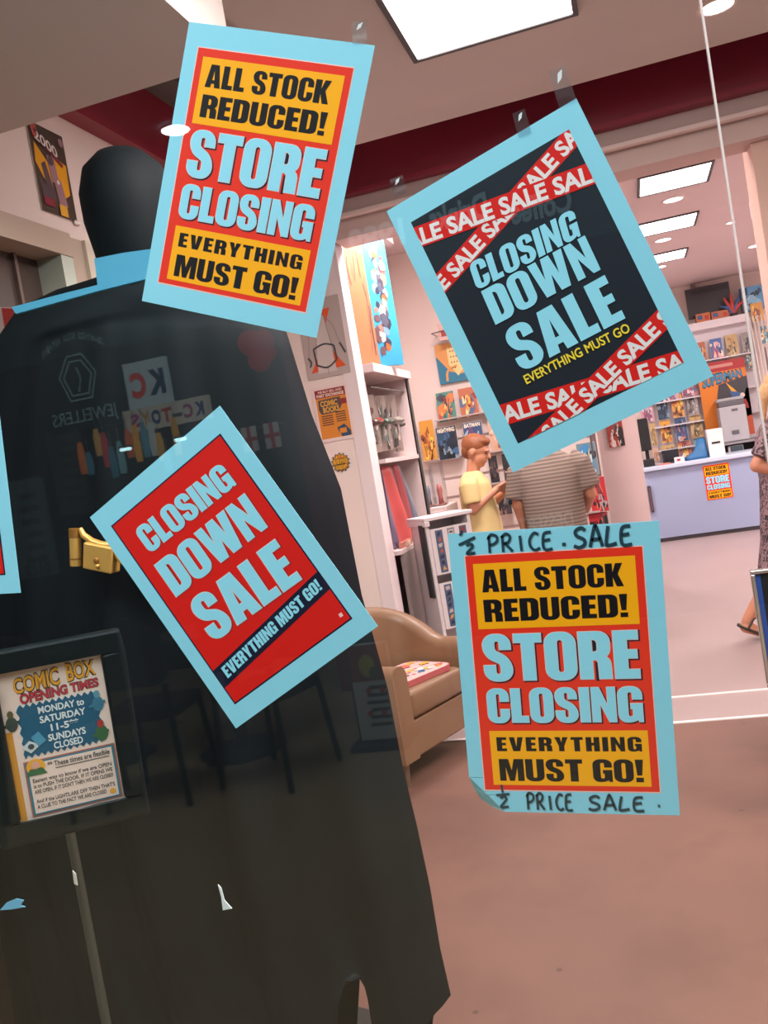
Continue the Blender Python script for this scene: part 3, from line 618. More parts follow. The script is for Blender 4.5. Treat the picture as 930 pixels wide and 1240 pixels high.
def armour(sh, w, h):
    R = random.Random(8); sh.rect(-w/2, -h/2, w/2, h/2, M('#2c8ab0', .4), 1); sh.win = (-w/2, w/2, -h/2, h/2)
    for i in range(46):
        t_ = i/46; cx = (-.25+.35*(1-t_)+R.uniform(-.2, .25))*w; cy = (.30-.72*t_)*h
        r = w*R.uniform(.07, .17); n = 6; sh.poly([(cx+r*cos(6.28*k/n+i), cy+r*R.uniform(.8, 1.9)*sin(6.28*k/n+i)) for k in range(n)], M(R.choice(('#4a4a5a', '#8a6a60', '#c8b4b0', '#343444', '#a8562c', '#6a88a8', '#5c4448')), .35), 2+i % 8)
    sh.win = None
X = basis((.55, .83, 0), (0, 0, 1), (-1.375, 4.19, 2.55)); print_board('tall_print', X, .20, .88, .02, 9, None, 'tall blue print of grey armour shapes on the bookcase top', 'picture', 'tall prints on top of the bookcase', draw=armour, edge='#2c8ab0')
# hanging packs in the top opening
Rp = random.Random(3)
for i in range(6):
    y = 3.87+i*.128; z0 = 1.60+Rp.uniform(-.02, .02); mb = MB(); colr = ('#5a3a34', '#b01c1c', '#4c5a50', '#7c4a48', '#888078', '#504844')[i]
    X = basis((.45, .89, 0), (0, 0, 1), (XB-.07-.03*(i % 2), y-.02, z0+.17)); w, h = .098, .34
    mb.box((-w/2, -h/2, -.004), (w/2, h/2, 0), M('#c8b8b0', .5), X); sh = Sheet(mb, X, step=.0006); cover(sh, 97, 338, 40+i, (('#8a7a72', colr, '#d8ccc4', '#3a3638', '#7a8a88')), fig=True)
    t2 = mb.build('toy_pack'); tag(t2, ('brown', 'red topped', 'green grey', 'dusty pink', 'pale grey', 'taupe')[i]+' carded toy pack hanging in the upper opening of the bookcase', 'toy pack', 'carded toy packs in the bookcase')
    mb = MB(); mb.loft([(0, 0, -h*.42, w*.36, .012), (0, .006, -h*.3, w*.42, .022), (0, .006, h*.1, w*.40, .022), (0, 0, h*.2, w*.3, .010)], M(colr, .3), 12, 4, X @ Matrix.Rotation(0, 4, 'X')); mb.build('bubble', t2)
mb = MB(); mb.tube([(XB-.03, 3.80, 1.97), (XB-.03, 4.60, 1.97)], .006, M('#6a6462', .4)); tag(mb.build('hanging_rail'), 'thin metal rail above the carded toy packs in the bookcase', 'rail')
# red and blue draped banner in the lower opening
mb = MB(); n = 22; vs = []; rows = 12
for j in range(rows+1):
    v = j/rows; z = 1.01+.49*v; yl, yr = 3.84, 4.56-.30*v**1.3
    for i in range(n+1):
        u = i/n; vs.append((XB-.07+.025*sin(u*13+v*2)*(1-v*.4), yl+(yr-yl)*u, z))
fs = []; mi = []
for j in range(rows):
    for i in range(n): fs.append((j*(n+1)+i, j*(n+1)+i+1, (j+1)*(n+1)+i+1, (j+1)*(n+1)+i)); mi.append(i)
for cset, mm in (((0, 2), M('#7a6a84', .5)), ((3, 12), M('#d05a58', .5)), ((13, 16), M('#6a6c80', .5)), ((17, 19), M('#b85a60', .5)), ((20, 21), M('#8a90a4', .5))):
    mb.add(vs, [f for f, i in zip(fs, mi) if cset[0] <= i <= cset[1]], mm, None, True)
o = tag(mb.build('banner'), 'red and blue grey draped cloth in the lower opening of the bookcase', 'banner'); so = o.modifiers.new('thickness', 'SOLIDIFY'); so.thickness = .006
b = MB(); b.box((-.012, -.12, 0), (.012, .12, .035), M('#c07a6a', .5)); b.box((-.017, -.05, .006), (.017, .06, .03), M('#e8cdb8', .5)); o = b.build('comic_stack'); o.location = (XB-.022, 3.98, 1.005); tag(o, 'low pile of pinkish comics in front of the draped cloth', 'comics')
# clear plastic boxes on the low cabinet past the bookcase
t = thing('low_cabinet', (-1.5, 4.95, 0), 'low white cabinet past the bookcase holding clear plastic boxes', 'cabinet')
b = MB(); b.box((-1.84, 4.72, 0), (-1.30, 5.12, 1.17), M('#d4c2c0', .55)); b.build('body', t, bevel=.006)
b = MB(); b.box((-1.82, 4.705, .62), (-1.32, 4.72, 1.14), M('#c8b4b2', .5)); b.box((-1.82, 4.705, .05), (-1.32, 4.72, .58), M('#c8b4b2', .5)); b.build('door', t, bevel=.004)
for i, (x, hh) in enumerate(((-1.525, .28), (-1.44, .26), (-1.355, .30))):
    t = thing('display_case', (x, 4.85, 1.17), ('left', 'middle', 'right')[i]+' one of the clear plastic display cases on the low white cabinet', 'case', group='clear plastic display cases')
    b = MB(); b.box((x-.038, 4.79, 1.17), (x+.038, 4.91, 1.17+hh), CLEAR); b.build('shell', t)
    b = MB(); b.box((x-.03, 4.805, 1.173), (x+.03, 4.895, 1.183), M('#b8847a', .4)); b.loft([(x, 4.85, 1.183, .02, .015), (x, 4.85, 1.23, .015, .012), (x, 4.85, 1.28, .022, .014), (x, 4.85, 1.32, .012, .012)], M(('#b87a6a', '#8a8a98', '#c0706a')[i], .4), 10); b.build('figure', t)
mb = MB(); c = at(502, 580, 4.74); X = front(c.x, 4.74, 1.25, .05); mb.box((-.055, -.02, -.006), (.055, .05, 0), M('#2c7a9a', .4), X); sh = Sheet(mb, X, step=.0005)
for pts in ([(-28, 0), (-22, -34), (-2, -34), (2, -6)], [(2, -6), (8, -36), (30, -32), (34, 0)]): sh.stroke(smooth_pts(pts), 7, M('#20608a', .4), 2)
sh.rect(-54, 30, -10, 49, M('#b84a4a', .4), 2); tag(mb.build('shelf_card'), 'blue and red cardboard shelf card at the end of the bookcase', 'card')

# ------------------------------------------------------------------ picture and comics on the middle wall
YW = 6.27
def canvas_art(sh, w, h):
    o, bl, r, cr, k = M('#d89a58', .5), M('#2c7a9a', .5), M('#d0502c', .5), M('#f0cf90', .5), M('#4a2a20', .5)
    sh.rect(-w/2, -h/2, w/2, h/2, o, 1); sh.win = (-w/2, w/2, -h/2, h/2)
    sh.poly([(-w*.5, -h*.5), (w*.5, -h*.5), (w*.5, -h*.2), (w*.1, -h*.32), (-w*.2, -h*.22), (-w*.42, h*.1), (-w*.5, h*.2)], bl, 2)
    sh.poly([(w*.05, h*.5), (w*.42, h*.3), (w*.5, -h*.2), (w*.2, -h*.28), (w*.12, h*.1)], r, 3)
    sh.poly([(-w*.2, h*.4), (w*.1, h*.3), (w*.15, -h*.2), (w*.0, -h*.36), (-w*.2, -h*.05)], cr, 4)
    for i in range(14): sh.disc(-w*.12+(i % 4)*w*.07, h*.28-(i//4)*h*.14, w*.018, h*.022, k, 5, 6)
    sh.stroke(smooth_pts([(-w*.3, -h*.45), (-w*.25, -h*.2), (0, -h*.1)]), w*.06, o, 5); sh.win = None
a = at(526.5, 421, 6.28); X = front(a.x+.165, 6.26, a.z-.15)
print_board('canvas_picture', X, .33, .33, .04, 1, None, 'small orange and blue canvas picture on the rear white wall', 'picture', draw=canvas_art, edge='#2c7a9a')
G2 = 'comics on the wall rack'
RACKM = M('#c8b0ae', .5); LEDGE = M('#b8aaa8', .4)
for (x0, y0, x1, y1, pal, lab, ttl, sd) in (
 (526.8, 476.5, 554.0, 508.2, 'green and orange', 'green and orange comic at the upper left of the wall rack', 'UI', 11),
 (553.6, 471.3, 581.0, 503.0, 'rust and gold', 'rust and gold comic second in the top row of the wall rack', None, 12),
 (582.0, 468, 609.0, 500, 'teal', 'teal comic half hidden by the navy sale sheet in the top row', None, 13),
 (506.0, 510.5, 531.0, 556.0, 'yellow and brown', 'large yellow and brown comic at the left end of the wall rack', None, 14),
 (526.8, 519.0, 557.5, 554.0, 'dark blue', 'dark blue comic with a moonlit shape left of the boy', 'NIGHTWING', 15),
 (559.5, 512.8, 588.0, 546.0, 'blue and purple', 'blue and purple comic right behind the head of the boy', 'BATMAN', 16),
 (589.5, 510.0, 615.0, 545.0, 'beige', 'beige comic in the second row just right of the boy', None, 17),
 (590.0, 553.0, 606.0, 584.0, 'charcoal', 'charcoal comic in the third row right of the boy', None, 18),
 (606.5, 550.0, 626.0, 583.0, 'charcoal', 'charcoal comic in the third row just under the sale sheet corner', None, 19),
 (600.0, 590.0, 621.0, 622.0, 'charcoal', 'dark comic in the fourth row behind the hands of the boy', None, 20),
 (697.0, 538.0, 726.0, 573.0, 'pale blue', 'pale blue comic on the shelf right of the striped shirt', 'WINGS', 21),
 (711.0, 579.5, 738.0, 618.5, 'bright red', 'red comic with a dark figure on the shelf right of the striped shirt', 'DEADLY', 22),
 (712.0, 622.5, 741.0, 660.0, 'bright red', 'red comic with a gold emblem on the lowest visible shelf', None, 23),
 (619.0, 586.0, 643.0, 619.0, 'dark blue', 'dark blue comic in the fourth row left of the striped shirt', None, 24)):
    yy = YW-.10 if sd == 14 else YW-.115 if sd == 15 else YW-.07
    if ttl in ('UI', 'WINGS', 'DEADLY'): ttl = None
    comic_px(x0, y0, x1, y1, yy, pal, lab, G2, ttl, sd)
t = thing('wall_rack', (-1.0, 6.25, .6), 'pale slatted wall rack behind the boy and the man', 'rack')
for (xa, ya, xb, yb) in ((527, 509, 612, 494), (527, 556, 560, 550), (590, 547, 640, 539), (590, 586, 640, 578), (694, 575, 742, 567), (711, 620, 745, 615)):
    p, q = at(xa, ya, 6.2), at(xb, yb, 6.2); b = MB(); zz = (p.z+q.z)/2; b.box((p.x, 6.16, zz-.012), (min(q.x, -.37), 6.29, zz), LEDGE); b.build('ledge', t)
b = MB()
for k in range(9): b.box((-1.62, 6.285, .35+.16*k), (-.37, 6.299, .36+.16*k), M('#a8908e', .5))
b.build('slat_grooves', t)
b = MB(); b.box((-.365, 6.2, 0), (-.352, 7.0, 2.6), M('#5a4a4c', .5)); tag(b.build('shelf_end_panel'), 'thin dark end panel between the comic shelves and the white column', 'panel')
comic_px(733.0, 511.0, 757.5, 539.5, 6.985, ('#a83a34', '#2c2428', '#d8b0a0', '#e8d8d0', '#7a5a50'), 'small red and black comic poster taped to the white column', 'column posters', None, 95, .003, 'comic_poster', 0, edge='#e8d8d0')['category'] = 'poster'
for i, (px, py, lab) in enumerate(((529, 408, 'upper'), (533, 401, 'lower'))):
    pass
# small white price figure cut off behind the navy sheet
p = at(534, 404, 6.2); t = thing('hook_rail', (p.x, 6.25, p.z-.05), 'small wire display hook with a pinkish pack on the rear wall beside the navy sheet', 'hook')
b = MB(); b.tube([(p.x-.06, 6.29, p.z), (p.x-.06, 6.1, p.z), (p.x+.10, 6.08, p.z+.01)], .005, M('#8a7a7a', .4)); b.build('wire', t)
b = MB(); b.box((p.x, 6.10, p.z-.07), (p.x+.09, 6.14, p.z+.07), M('#d8b8b0', .5)); b.box((p.x+.02, 6.095, p.z-.04), (p.x+.07, 6.1, p.z+.01), M('#a83a34', .5)); b.build('pack', t)

# ------------------------------------------------------------------ white magazine rack by the armchair
p = at(538, 684, 3.95); rx, rz_ = p.x+.01, .45
t = thing('magazine_rack', (rx, 3.98, 0), 'white upright magazine rack with clear pockets behind the armchair', 'rack')
Xr = Matrix.Translation((rx, 3.98, 0)) @ Matrix.Rotation(radians(40), 4, 'Z')
WH = M('#e0d6d8', .45); zt = at(528, 628, 3.95).z; zb = at(530, 752, 3.95).z
b = MB(); W2 = .15
for x in (-W2, W2-.02): b.box((x, -.10, 0), (x+.02, .10, zt), WH, Xr)
b.box((-W2, .085, zb-.25), (W2, .10, zt), WH, Xr); b.box((-W2, -.10, zb-.25), (W2, .10, zb-.22), WH, Xr); b.build('frame', t)
b = MB(); b.box((-W2-.012, -.12, zt), (W2+.012, .12, zt+.022), WH, Xr); b.box((-W2-.012, -.122, zt-.03), (-W2+.02, .12, zt+.0), WH, Xr); b.build('top', t, bevel=.004)
b = MB(); b.box((-W2-.014, -.085, zt-.45), (-W2-.001, -.03, zt-.02), M('#2a2c30', .5), Xr); b.build('side_pocket', t)
for j in range(2):
    z1 = zt-.05-j*.32; z0 = z1-.27
    b = MB(); b.box((-W2+.02, -.115, z0), (W2-.02, -.095, z1), WH, Xr)
    X = Xr @ basis((1, 0, 0), (0, 0, 1), (0, -.1155, (z0+z1)/2)); sh = Sheet(b, X, step=.0005); R = random.Random(j+2); h = (z1-z0)*1000
    for k, cx in enumerate((-80, 0, 80)):
        sh.rect(cx-24, -h*.46, cx+24, h*.46, M(('#50607c', '#8c8488', '#5a5a74')[k], .4), 2)
        for q in range(7):
            y = -h*.42+q*h*.125
            if k == 1: sh.rect(cx-17, y, cx+17, y+h*.09, M('#d0c8cc', .4), 3); sh.rect(cx-11, y+h*.02, cx+11, y+h*.065, M('#5a5458', .4), 4)
            else: sh.poly([(cx-18+R.uniform(0, 10), y), (cx+R.uniform(4, 18), y+5), (cx+R.uniform(0, 14), y+h*.10), (cx-R.uniform(2, 18), y+h*.08)], M(R.choice(('#b05a40', '#d89a50', '#8a3a3a', '#c0b0b0', '#2c3450')), .4), 3)
    b.build('pocket', t)

# ------------------------------------------------------------------ tan tub armchair with a comic print cushion
ex = Vector((.36, .93, 0)).normalized(); ey = Vector((-ex.y, ex.x, 0))      # along the front edge, then towards the back
AX = Matrix((ex, ey, Vector((0, 0, 1)))).transposed().to_4x4(); AX.translation = Vector((-1.235, 2.645, 0))
t = thing('armchair', (-1.235, 2.645, 0), 'tan leather tub armchair behind the dark display figure', 'armchair', rz=math.atan2(ex.y, ex.x))
TAN = M('#85644a', .42, noise=.06, scale=5, bump=.06); AW, AD, AT = .70, .56, .115
# wrap-around shell: section path from near arm front round the back to far arm front
path = []; n = 30
for i in range(n+1):
    s_ = i/n
    if s_ < .22: q = (AT/2, .30*s_/.22, -1, 0)
    elif s_ > .78: q = (AW-AT/2, .30*(1-s_)/.22, 1, 0)
    else:
        a = pi*(1-(s_-.22)/.56); q = (AW/2+(AW/2-AT/2)*cos(a), .30+(AD-.30-AT/2)*sin(a), cos(a), sin(a))
    path.append(q+(s_,))
vs, fs = [], []; prof = 10
def prof_pts(top):      # closed profile across the wall: offset from the centre line, height
    r = AT/2; pts = [(-r, .12), (-r, top-r)]
    for k in range(1, 6): a = pi-pi*k/6; pts.append((r*cos(a), top-r+r*sin(a)))
    pts += [(r, top-r), (r, .12)]; return pts
for (x, y, nx_, ny_, s_) in path:
    d = math.hypot(nx_, ny_); nx_, ny_ = nx_/d, ny_/d; top = .575+.215*max(0, sin(pi*min(1, max(0, (s_-.12)/.76))))**.8
    pp = prof_pts(top); np_ = len(pp)
    for (o_, z) in pp: vs.append((x+nx_*o_, y+ny_*o_, z))
for i in range(n):
    for k in range(np_): fs.append((i*np_+k, i*np_+(k+1) % np_, (i+1)*np_+(k+1) % np_, (i+1)*np_+k))
fs += [list(range(np_))[::-1], list(range(n*np_, (n+1)*np_))]
b = MB(); b.add(vs, fs, TAN, AX, True); o = b.build('shell', t); 
o.modifiers.new('es', 'EDGE_SPLIT').split_angle = radians(50)
b = MB(); b.box((AT-.01, .012, .12), (AW-AT+.01, .40, .295), TAN, AX); b.build('front_rail', t, bevel=.01)
b = MB(); b.box((AT+.004, -.005, .30), (AW-AT-.004, .42, .435), TAN, AX); b.build('seat_cushion', t, bevel=.028, seg=4, smooth=True)
for i, (x, y) in enumerate(((.05, .05), (AW-.05, .05), (.08, AD-.14), (AW-.08, AD-.14))):
    b = MB(); b.tube([AX @ Vector((x, y, 0)), AX @ Vector((x, y, .13))], [.014, .022], M('#8a7464', .3, .6), 10); b.build('leg', t)
for i, (u, z) in enumerate(((.33, .66), (.36, .58), (.24, .70))):
    pass
mb = MB(); X = AX @ Matrix.Translation((AW/2-.0, .185, .437)) @ Matrix.Rotation(radians(-8), 4, 'Z')
pts = rpoly([(-.2, -.155, .06), (.2, -.155, .06), (.2, .155, .06), (-.2, .155, .06)], 4)
mb.prism(pts, 0, .028, M('#b85a5c', .5), X); sh = Sheet(mb, X @ Matrix.Translation((0, 0, .0283)), step=.0004); Rc = random.Random(9)
sh.poly([(x*970, y*970) for x, y in pts], M('#d8b4b0', .45), 1)
for i in range(34):
    cx, cy = Rc.uniform(-.17, .17)*1000, Rc.uniform(-.13, .13)*1000; r = Rc.uniform(15, 42); nn = Rc.randint(4, 7); a0 = Rc.uniform(0, 6)
    sh.poly([(cx+r*Rc.uniform(.5, 1.2)*cos(a0+6.28*k/nn), cy+r*Rc.uniform(.4, .9)*sin(a0+6.28*k/nn)) for k in range(nn)], M(Rc.choice(('#b83a44', '#2c6a9a', '#e0a840', '#f0dcd4', '#c86a5a', '#34344a', '#d88a8c')), .45), 2+i % 12)
tag(mb.build('seat_pad'), 'flat comic print seat pad lying on the tan armchair', 'cushion')

# ------------------------------------------------------------------ counter and what stands on and behind it
CW = M('#9ca8c8', .5, noise=.05, scale=2); TOPM = M('#c4d0e4', .35); YC = 10.4
t = thing('shop_counter', (.9, 10.7, 0), 'long pale counter at the back of the shop with a small sale sheet on it', 'counter')
zt = at(850, 556, YC).z
b = MB(); b.box((-.2, YC, .05), (1.55, YC+.05, zt-.05), CW); b.box((1.50, YC+.05, .05), (1.55, 11.1, zt-.05), CW); b.box((-.2, YC+.05, .05), (-.15, 11.1, zt-.05), CW); b.build('front_panel', t)
b = MB(); b.box((.0, YC-.05, zt-.05), (1.58, 11.15, zt), TOPM); b.build('worktop', t, bevel=.008)
b = MB(); b.box((-.19, YC+.03, 0), (1.54, 11.05, .05), M('#4a484c', .5)); b.build('plinth', t)
b = MB(); p, q = at(784, 589, YC-.02), at(792.5, 620, YC-.02); b.box((p.x, YC-.03, q.z), (q.x, YC, p.z), M('#3a2e34', .4)); b.box((p.x+.01, YC-.034, q.z+.02), (q.x-.01, YC-.03, p.z-.02), M('#7a5458', .4)); b.build('dark_hatch', t)
def cs(sh, w, h):
    sh.k = .001*w/298; store_closing(sh)
mb = MB(); c = at(869.5, 583, YC); X = front(c.x, YC-.004, c.z); w_ = at(886, 583, YC).x-at(853.5, 583, YC).x
k = w_/.253; mb.box((-.127*k, -.179*k, -.003), (.127*k, .179*k, 0), M('#e8c0b8', .5), X)
sh = Sheet(mb, X, step=.0006, scale=.001*k); store_closing(sh); tag(mb.build('sale_sign'), 'small store closing sheet on the front of the counter', 'sign', 'sale sheets in the shop')
def on(x0, y0, x1, y1, Y): a, c = at(x0, y0, Y), at(x1, y1, Y); return min(a.x, c.x), max(a.x, c.x), max(a.z, c.z), min(a.z, c.z)
ZT = zt
# black till monitor at the left end
x0, x1, z1, z0 = on(771, 508, 790, 562, 10.7); t = thing('till_monitor', ((x0+x1)/2, 10.75, ZT), 'black till screen at the left end of the counter beside the column', 'monitor')
b = MB(); b.box((x0, 10.62, ZT+.2), (x1+.02, 10.66, z1), BLACK); b.build('screen', t, bevel=.006)
b = MB(); b.box((x0+.04, 10.66, ZT+.01), (x1-.02, 10.7, ZT+.25), BLACK); b.box((x0, 10.55, ZT), (x1+.03, 10.8, ZT+.09), M('#1c1a1e', .5)); b.build('stand', t, bevel=.005)
# white slotted box, printer stack
x0, x1, z1, z0 = on(855, 521, 879, 551, 10.55); t = thing('suggestion_box', ((x0+x1)/2, 10.65, ZT), 'white box with a black slot standing on the counter', 'box')
b = MB(); b.box((x0, 10.55, ZT), (x1, 10.80, z1), M('#e6dedc', .5)); b.build('body', t, bevel=.006)
b = MB(); xm = (x0+x1)/2; b.box((xm-.05, 10.546, (ZT+z1)/2-.012), (xm+.05, 10.551, (ZT+z1)/2+.012), M('#1c1a1c', .6)); b.build('slot', t)
x0, x1, z1, z0 = on(868, 486, 906, 520, 11.3); t = thing('printer', ((x0+x1)/2, 11.35, .9), 'grey and white office printer behind the counter in front of the orange poster', 'printer')
PG, PD = M('#a8a6aa', .45), M('#5a585e', .5)
b = MB(); b.box((x0, 11.2, z0-.12), (x1, 11.6, z1-.09), PG); b.build('body', t, bevel=.012)
b = MB(); b.box((x0+.01, 11.22, z1-.09), (x1-.01, 11.6, z1-.02), PD); b.box((x0, 11.3, z1-.02), (x1, 11.6, z1+.02), PG); b.build('output_tray', t, bevel=.008)
b = MB(); b.box((x0+.12, 11.19, z0-.03), (x1-.12, 11.2, z0+.02), PD); b.build('paper_drawer', t); b = MB(); b.box((x0+.15, 11.195, z1-.16), (x1-.1, 11.2, z1-.13), PD); b.build('control_panel', t)
zs0 = z0-.155; x0, x1, zz1, zz0 = on(878, 524, 900, 545, 11.3); b = MB(); b.box((x0, 11.22, ZT-.085), (x1, 11.45, min(zz1, zs0-.02)), M('#b8b0b4', .5)); b.box((x0+.03, 11.21, ZT-.02), (x0+.18, 11.22, ZT+.06), M('#3a4a54', .5)); tag(b.build('desk_machine', bevel=.01), 'small pale machine with a dark window under the printer', 'machine')
t = thing('printer_shelf', (1.2, 11.4, 0), 'dark open shelf unit carrying the printer behind the counter', 'shelf')
zs = z0-.125; b = MB(); b.box((.98, 11.18, zs-.03), (1.55, 11.64, zs), M('#8a8488', .5)); b.build('top_shelf', t)
b = MB(); b.box((.98, 11.6, 0), (1.55, 11.65, zs-.03), M('#4a4448', .6)); b.box((.98, 11.2, 0), (1.0, 11.6, zs-.03), M('#6a6468', .6)); b.box((1.53, 11.2, 0), (1.55, 11.6, zs-.03), M('#6a6468', .6)); b.build('carcass', t)
b = MB(); b.box((1.0, 11.2, ZT-.11), (1.53, 11.6, ZT-.085), M('#8a8488', .5)); b.build('lower_shelf', t)
# clutter on the counter
x0, x1, zz1, _z = on(828, 534, 855, 553, 10.6); b = MB(); b.loft([(x0+.12, 10.65, ZT, .15, .10), (x0+.13, 10.65, ZT+.04, .14, .09), (x0+.18, 10.65, ZT+.10, .085, .07), (x0+.21, 10.65, zz1, .045, .04)], M('#2c6a9c', .5), 14, 3); tag(b.build('plastic_bag', smooth=True), 'crumpled blue bag on the counter left of the white box', 'bag')
x0, x1, _a, _b = on(801, 545, 824, 556, 10.6); b = MB(); b.box((x0, 10.6, ZT), (x1, 10.85, ZT+.02), M('#20222a', .5)); b.box((x0, 10.83, ZT+.02), (x1, 10.85, ZT+.16), M('#20222a', .5)); b.box((x0, 10.6, ZT+.02), (x0+.02, 10.85, ZT+.12), M('#20222a', .5)); tag(b.build('desk_tray', bevel=.004), 'black desk tray on the counter left of the blue bag', 'tray')
b = MB(); b.box((x0+.13, 10.48, ZT), (x0+.25, 10.58, ZT+.065), M('#e0d8da', .4)); b.box((x0+.16, 10.477, ZT+.02), (x0+.20, 10.48, ZT+.045), M('#a83a44', .4)); tag(b.build('card_reader', bevel=.012), 'small white card machine with a red spot on the counter edge', 'machine')
b = MB(); b.box((x0-.06, 10.42, ZT), (x0+.08, 10.52, ZT+.018), M('#c87a6a', .5)); tag(b.build('notebook', bevel=.003), 'pinkish notebook near the left end of the counter top', 'notebook')
# display rack of comics behind the counter
YR = 11.75; t = thing('display_rack', (.9, 11.8, 0), 'white rack full of comics on the wall behind the counter', 'rack')
RW = M('#dcd4da', .5); zt_r = at(840, 402, YR).z
b = MB(); b.box((.24, 11.80, .8), (1.62, 11.84, zt_r), RW); b.build('back_board', t)
b = MB(); b.box((.24, 11.62, zt_r), (1.62, 11.95, zt_r+.10), M('#e4dce2', .5)); b.build('top_shelf', t)
rows_r = (437, 478, 508, 537, 565)
for y in rows_r: z = at(845, y, YR).z; b = MB(); b.box((.24, 11.66, z-.03), (1.62, 11.80, z-.012), RW); b.build('ledge', t)
G3 = 'comics on the rack behind the counter'; pn = list(PALS)
rack = [
 ('top row', [(843, 415, 857, 438, 'rust and gold'), (858.5, 411, 877, 435, 'red and blue'), (877.5, 406, 896, 432, 'tan'), (896.5, 403, 914, 428, 'grey'), (902, 427, 914, 445, 'teal')]),
 ('second row', [(801, 470, 823, 484, 'pink'), (824, 463, 846, 478, 'pink')]),
 ('third row', [(774, 493, 793, 510, 'pink'), (794, 484, 811, 507, 'dark blue'), (811.5, 479, 829.5, 504, 'yellow and brown'), (830, 475, 847, 502, 'grey')]),
 ('fourth row', [(786, 513, 797, 539, 'tan'), (798, 510, 815, 535, 'yellow and brown'), (816, 507, 834, 533, 'blue and purple'), (834, 503, 853, 529, 'tan')]),
 ('lowest row', [(790, 543, 799, 558, 'beige'), (800, 540, 819, 556, 'tan'), (820, 535, 838, 552, 'rust and gold'), (839, 531, 856, 548, 'pale blue')])]
ordn = ('first', 'second', 'third', 'fourth', 'fifth')
for rn, items in rack:
    for i, (x0, y0, x1, y1, pal) in enumerate(items):
        comic_px(x0, y0, x1, y1, YR-.03, pal, '%s comic %s from the left in the %s of the counter rack' % (pal, ordn[i], rn), G3, None, 50+i*7+len(rn)*3, .006, tilt=.12)
for i, (x0, y0, x1, y1, pal) in enumerate(((908, 368, 926, 387.5, 'yellow and brown'), (920, 395, 932, 415, 'teal'))):
    comic_px(x0, y0, x1, y1, (YR-.115, YR-.362)[i], pal, ('yellow comic propped in front of the blue box on the rack top', 'teal comic hanging at the right edge below the yellow one')[i], G3, None, 80+i, .006)
# orange and red poster stand
def bigposter(sh, w, h):
    o, r, bl, k, y_, sk = M('#d87a1c', .45), M('#a8282c', .45), M('#3c8ab0', .45), M('#3c3a40', .45), M('#e8a42c', .45), M('#c85a3a', .45)
    sh.rect(-w/2, -h/2, w/2, h/2, o, 1); sh.rect(-w/2, h*.37, w/2, h/2, r, 2); sh.rect(-w*.35, h*.42, w*.25, h*.46, M('#c88a80', .5), 3); sh.win = (-w/2, w/2, -h/2, h/2)
    sh.poly([(-w*.1, h*.2), (w*.5, h*.26), (w*.5, -h*.25), (w*.1, -h*.3), (-w*.2, -h*.05)], k, 3); sh.poly([(w*.05, h*.22), (w*.2, h*.12), (w*.45, -h*.1), (w*.3, -h*.12)], y_, 4)
    sh.poly([(w*.1, h*.1), (w*.32, h*.06), (w*.4, -h*.06), (w*.2, -h*.1)], M('#3a5a8c', .45), 5); sh.poly([(w*.2, -h*.02), (w*.42, -h*.04), (w*.46, -h*.16), (w*.25, -h*.14)], r, 6)
    sh.disc(w*.36, h*.02, w*.05, h*.03, M('#e0c8b8', .5), 7); sh.poly([(w*.45, h*.1), (w*.5, h*.1), (w*.5, -h*.5), (w*.1, -h*.5)], sk, 3)
    sh.text('SUPERMAN', 0, 0, 0, 0, M('#1c3a5a', .45), 8, font='b', bold=.08, quad=((-w*.44, h*.19), (w*.42, h*.26), (w*.40, h*.36), (-w*.42, h*.35)))
    sh.text('SUPERMAN', 0, 0, 0, 0, bl, 9, font='b', bold=.03, quad=((-w*.43, h*.20), (w*.41, h*.27), (w*.39, h*.35), (-w*.41, h*.34))); sh.win = None
a, c = at(852, 436, 11.5), at(904, 520, 11.5); X = front((a.x+c.x)/2+.01, 11.63, (a.z+c.z)/2-.06)
print_board('poster_board', X, .60, 1.02, .02, 1, None, 'orange and red poster board behind the printer', 'poster', draw=bigposter, edge='#d8a070')
# screen and toy boxes on top of the rack
x0, x1, z1, z0 = on(835, 355, 884, 392, YR); zb = zt_r+.10
t = thing('flat_screen', ((x0+x1)/2, YR, zb), 'dark flat screen standing on top of the comic rack', 'screen')
X = front((x0+x1)/2, YR, (zb+.06+z1)/2+.03, 0, -.03); w_, h_ = .56, .40
b = MB(); b.box((-w_/2, -h_/2, -.04), (w_/2, h_/2, 0), M('#2c2a30', .4), X); b.build('screen', t, bevel=.006)
b = MB(); b.box((-w_*.36, h_*.27, 0), (w_*.46, h_*.42, .002), M('#141216', .3), X); b.build('label_strip', t)
b = MB(); b.box((-.12, -h_/2-.07, -.03), (.12, -h_/2, -.01), M('#1c1a1e', .5), X); b.build('stand', t)
Rt = random.Random(4)
for i, (xa, xb, hh, cl, lab) in enumerate(((844, 861, .11, '#c0703c', 'low orange toy box under the left half of the flat screen'), (863, 884, .10, '#b86a48', 'low brown toy box under the right half of the flat screen'), (886, 893, .08, '#e0d8d4', 'small white toy box between the screen and the blue box'))):
    p, q = at(xa, 394, YR-.1), at(xb, 390, YR-.1); b = MB(); b.box((p.x, YR-.12, zb), (q.x, YR-.05, zb+hh), M(cl, .5)); b.box((p.x+.02, YR-.122, zb+hh*.3), (p.x+.08, YR-.12, zb+hh*.8), M('#3a5a8c', .5)); b.box((q.x-.07, YR-.122, zb+hh*.2), (q.x-.02, YR-.12, zb+hh*.7), M('#b83a34', .5)); tag(b.build('toy_box', bevel=.003), lab, 'box', 'toy boxes on top of the rack')
p = at(888, 378, YR-.1); b = MB()
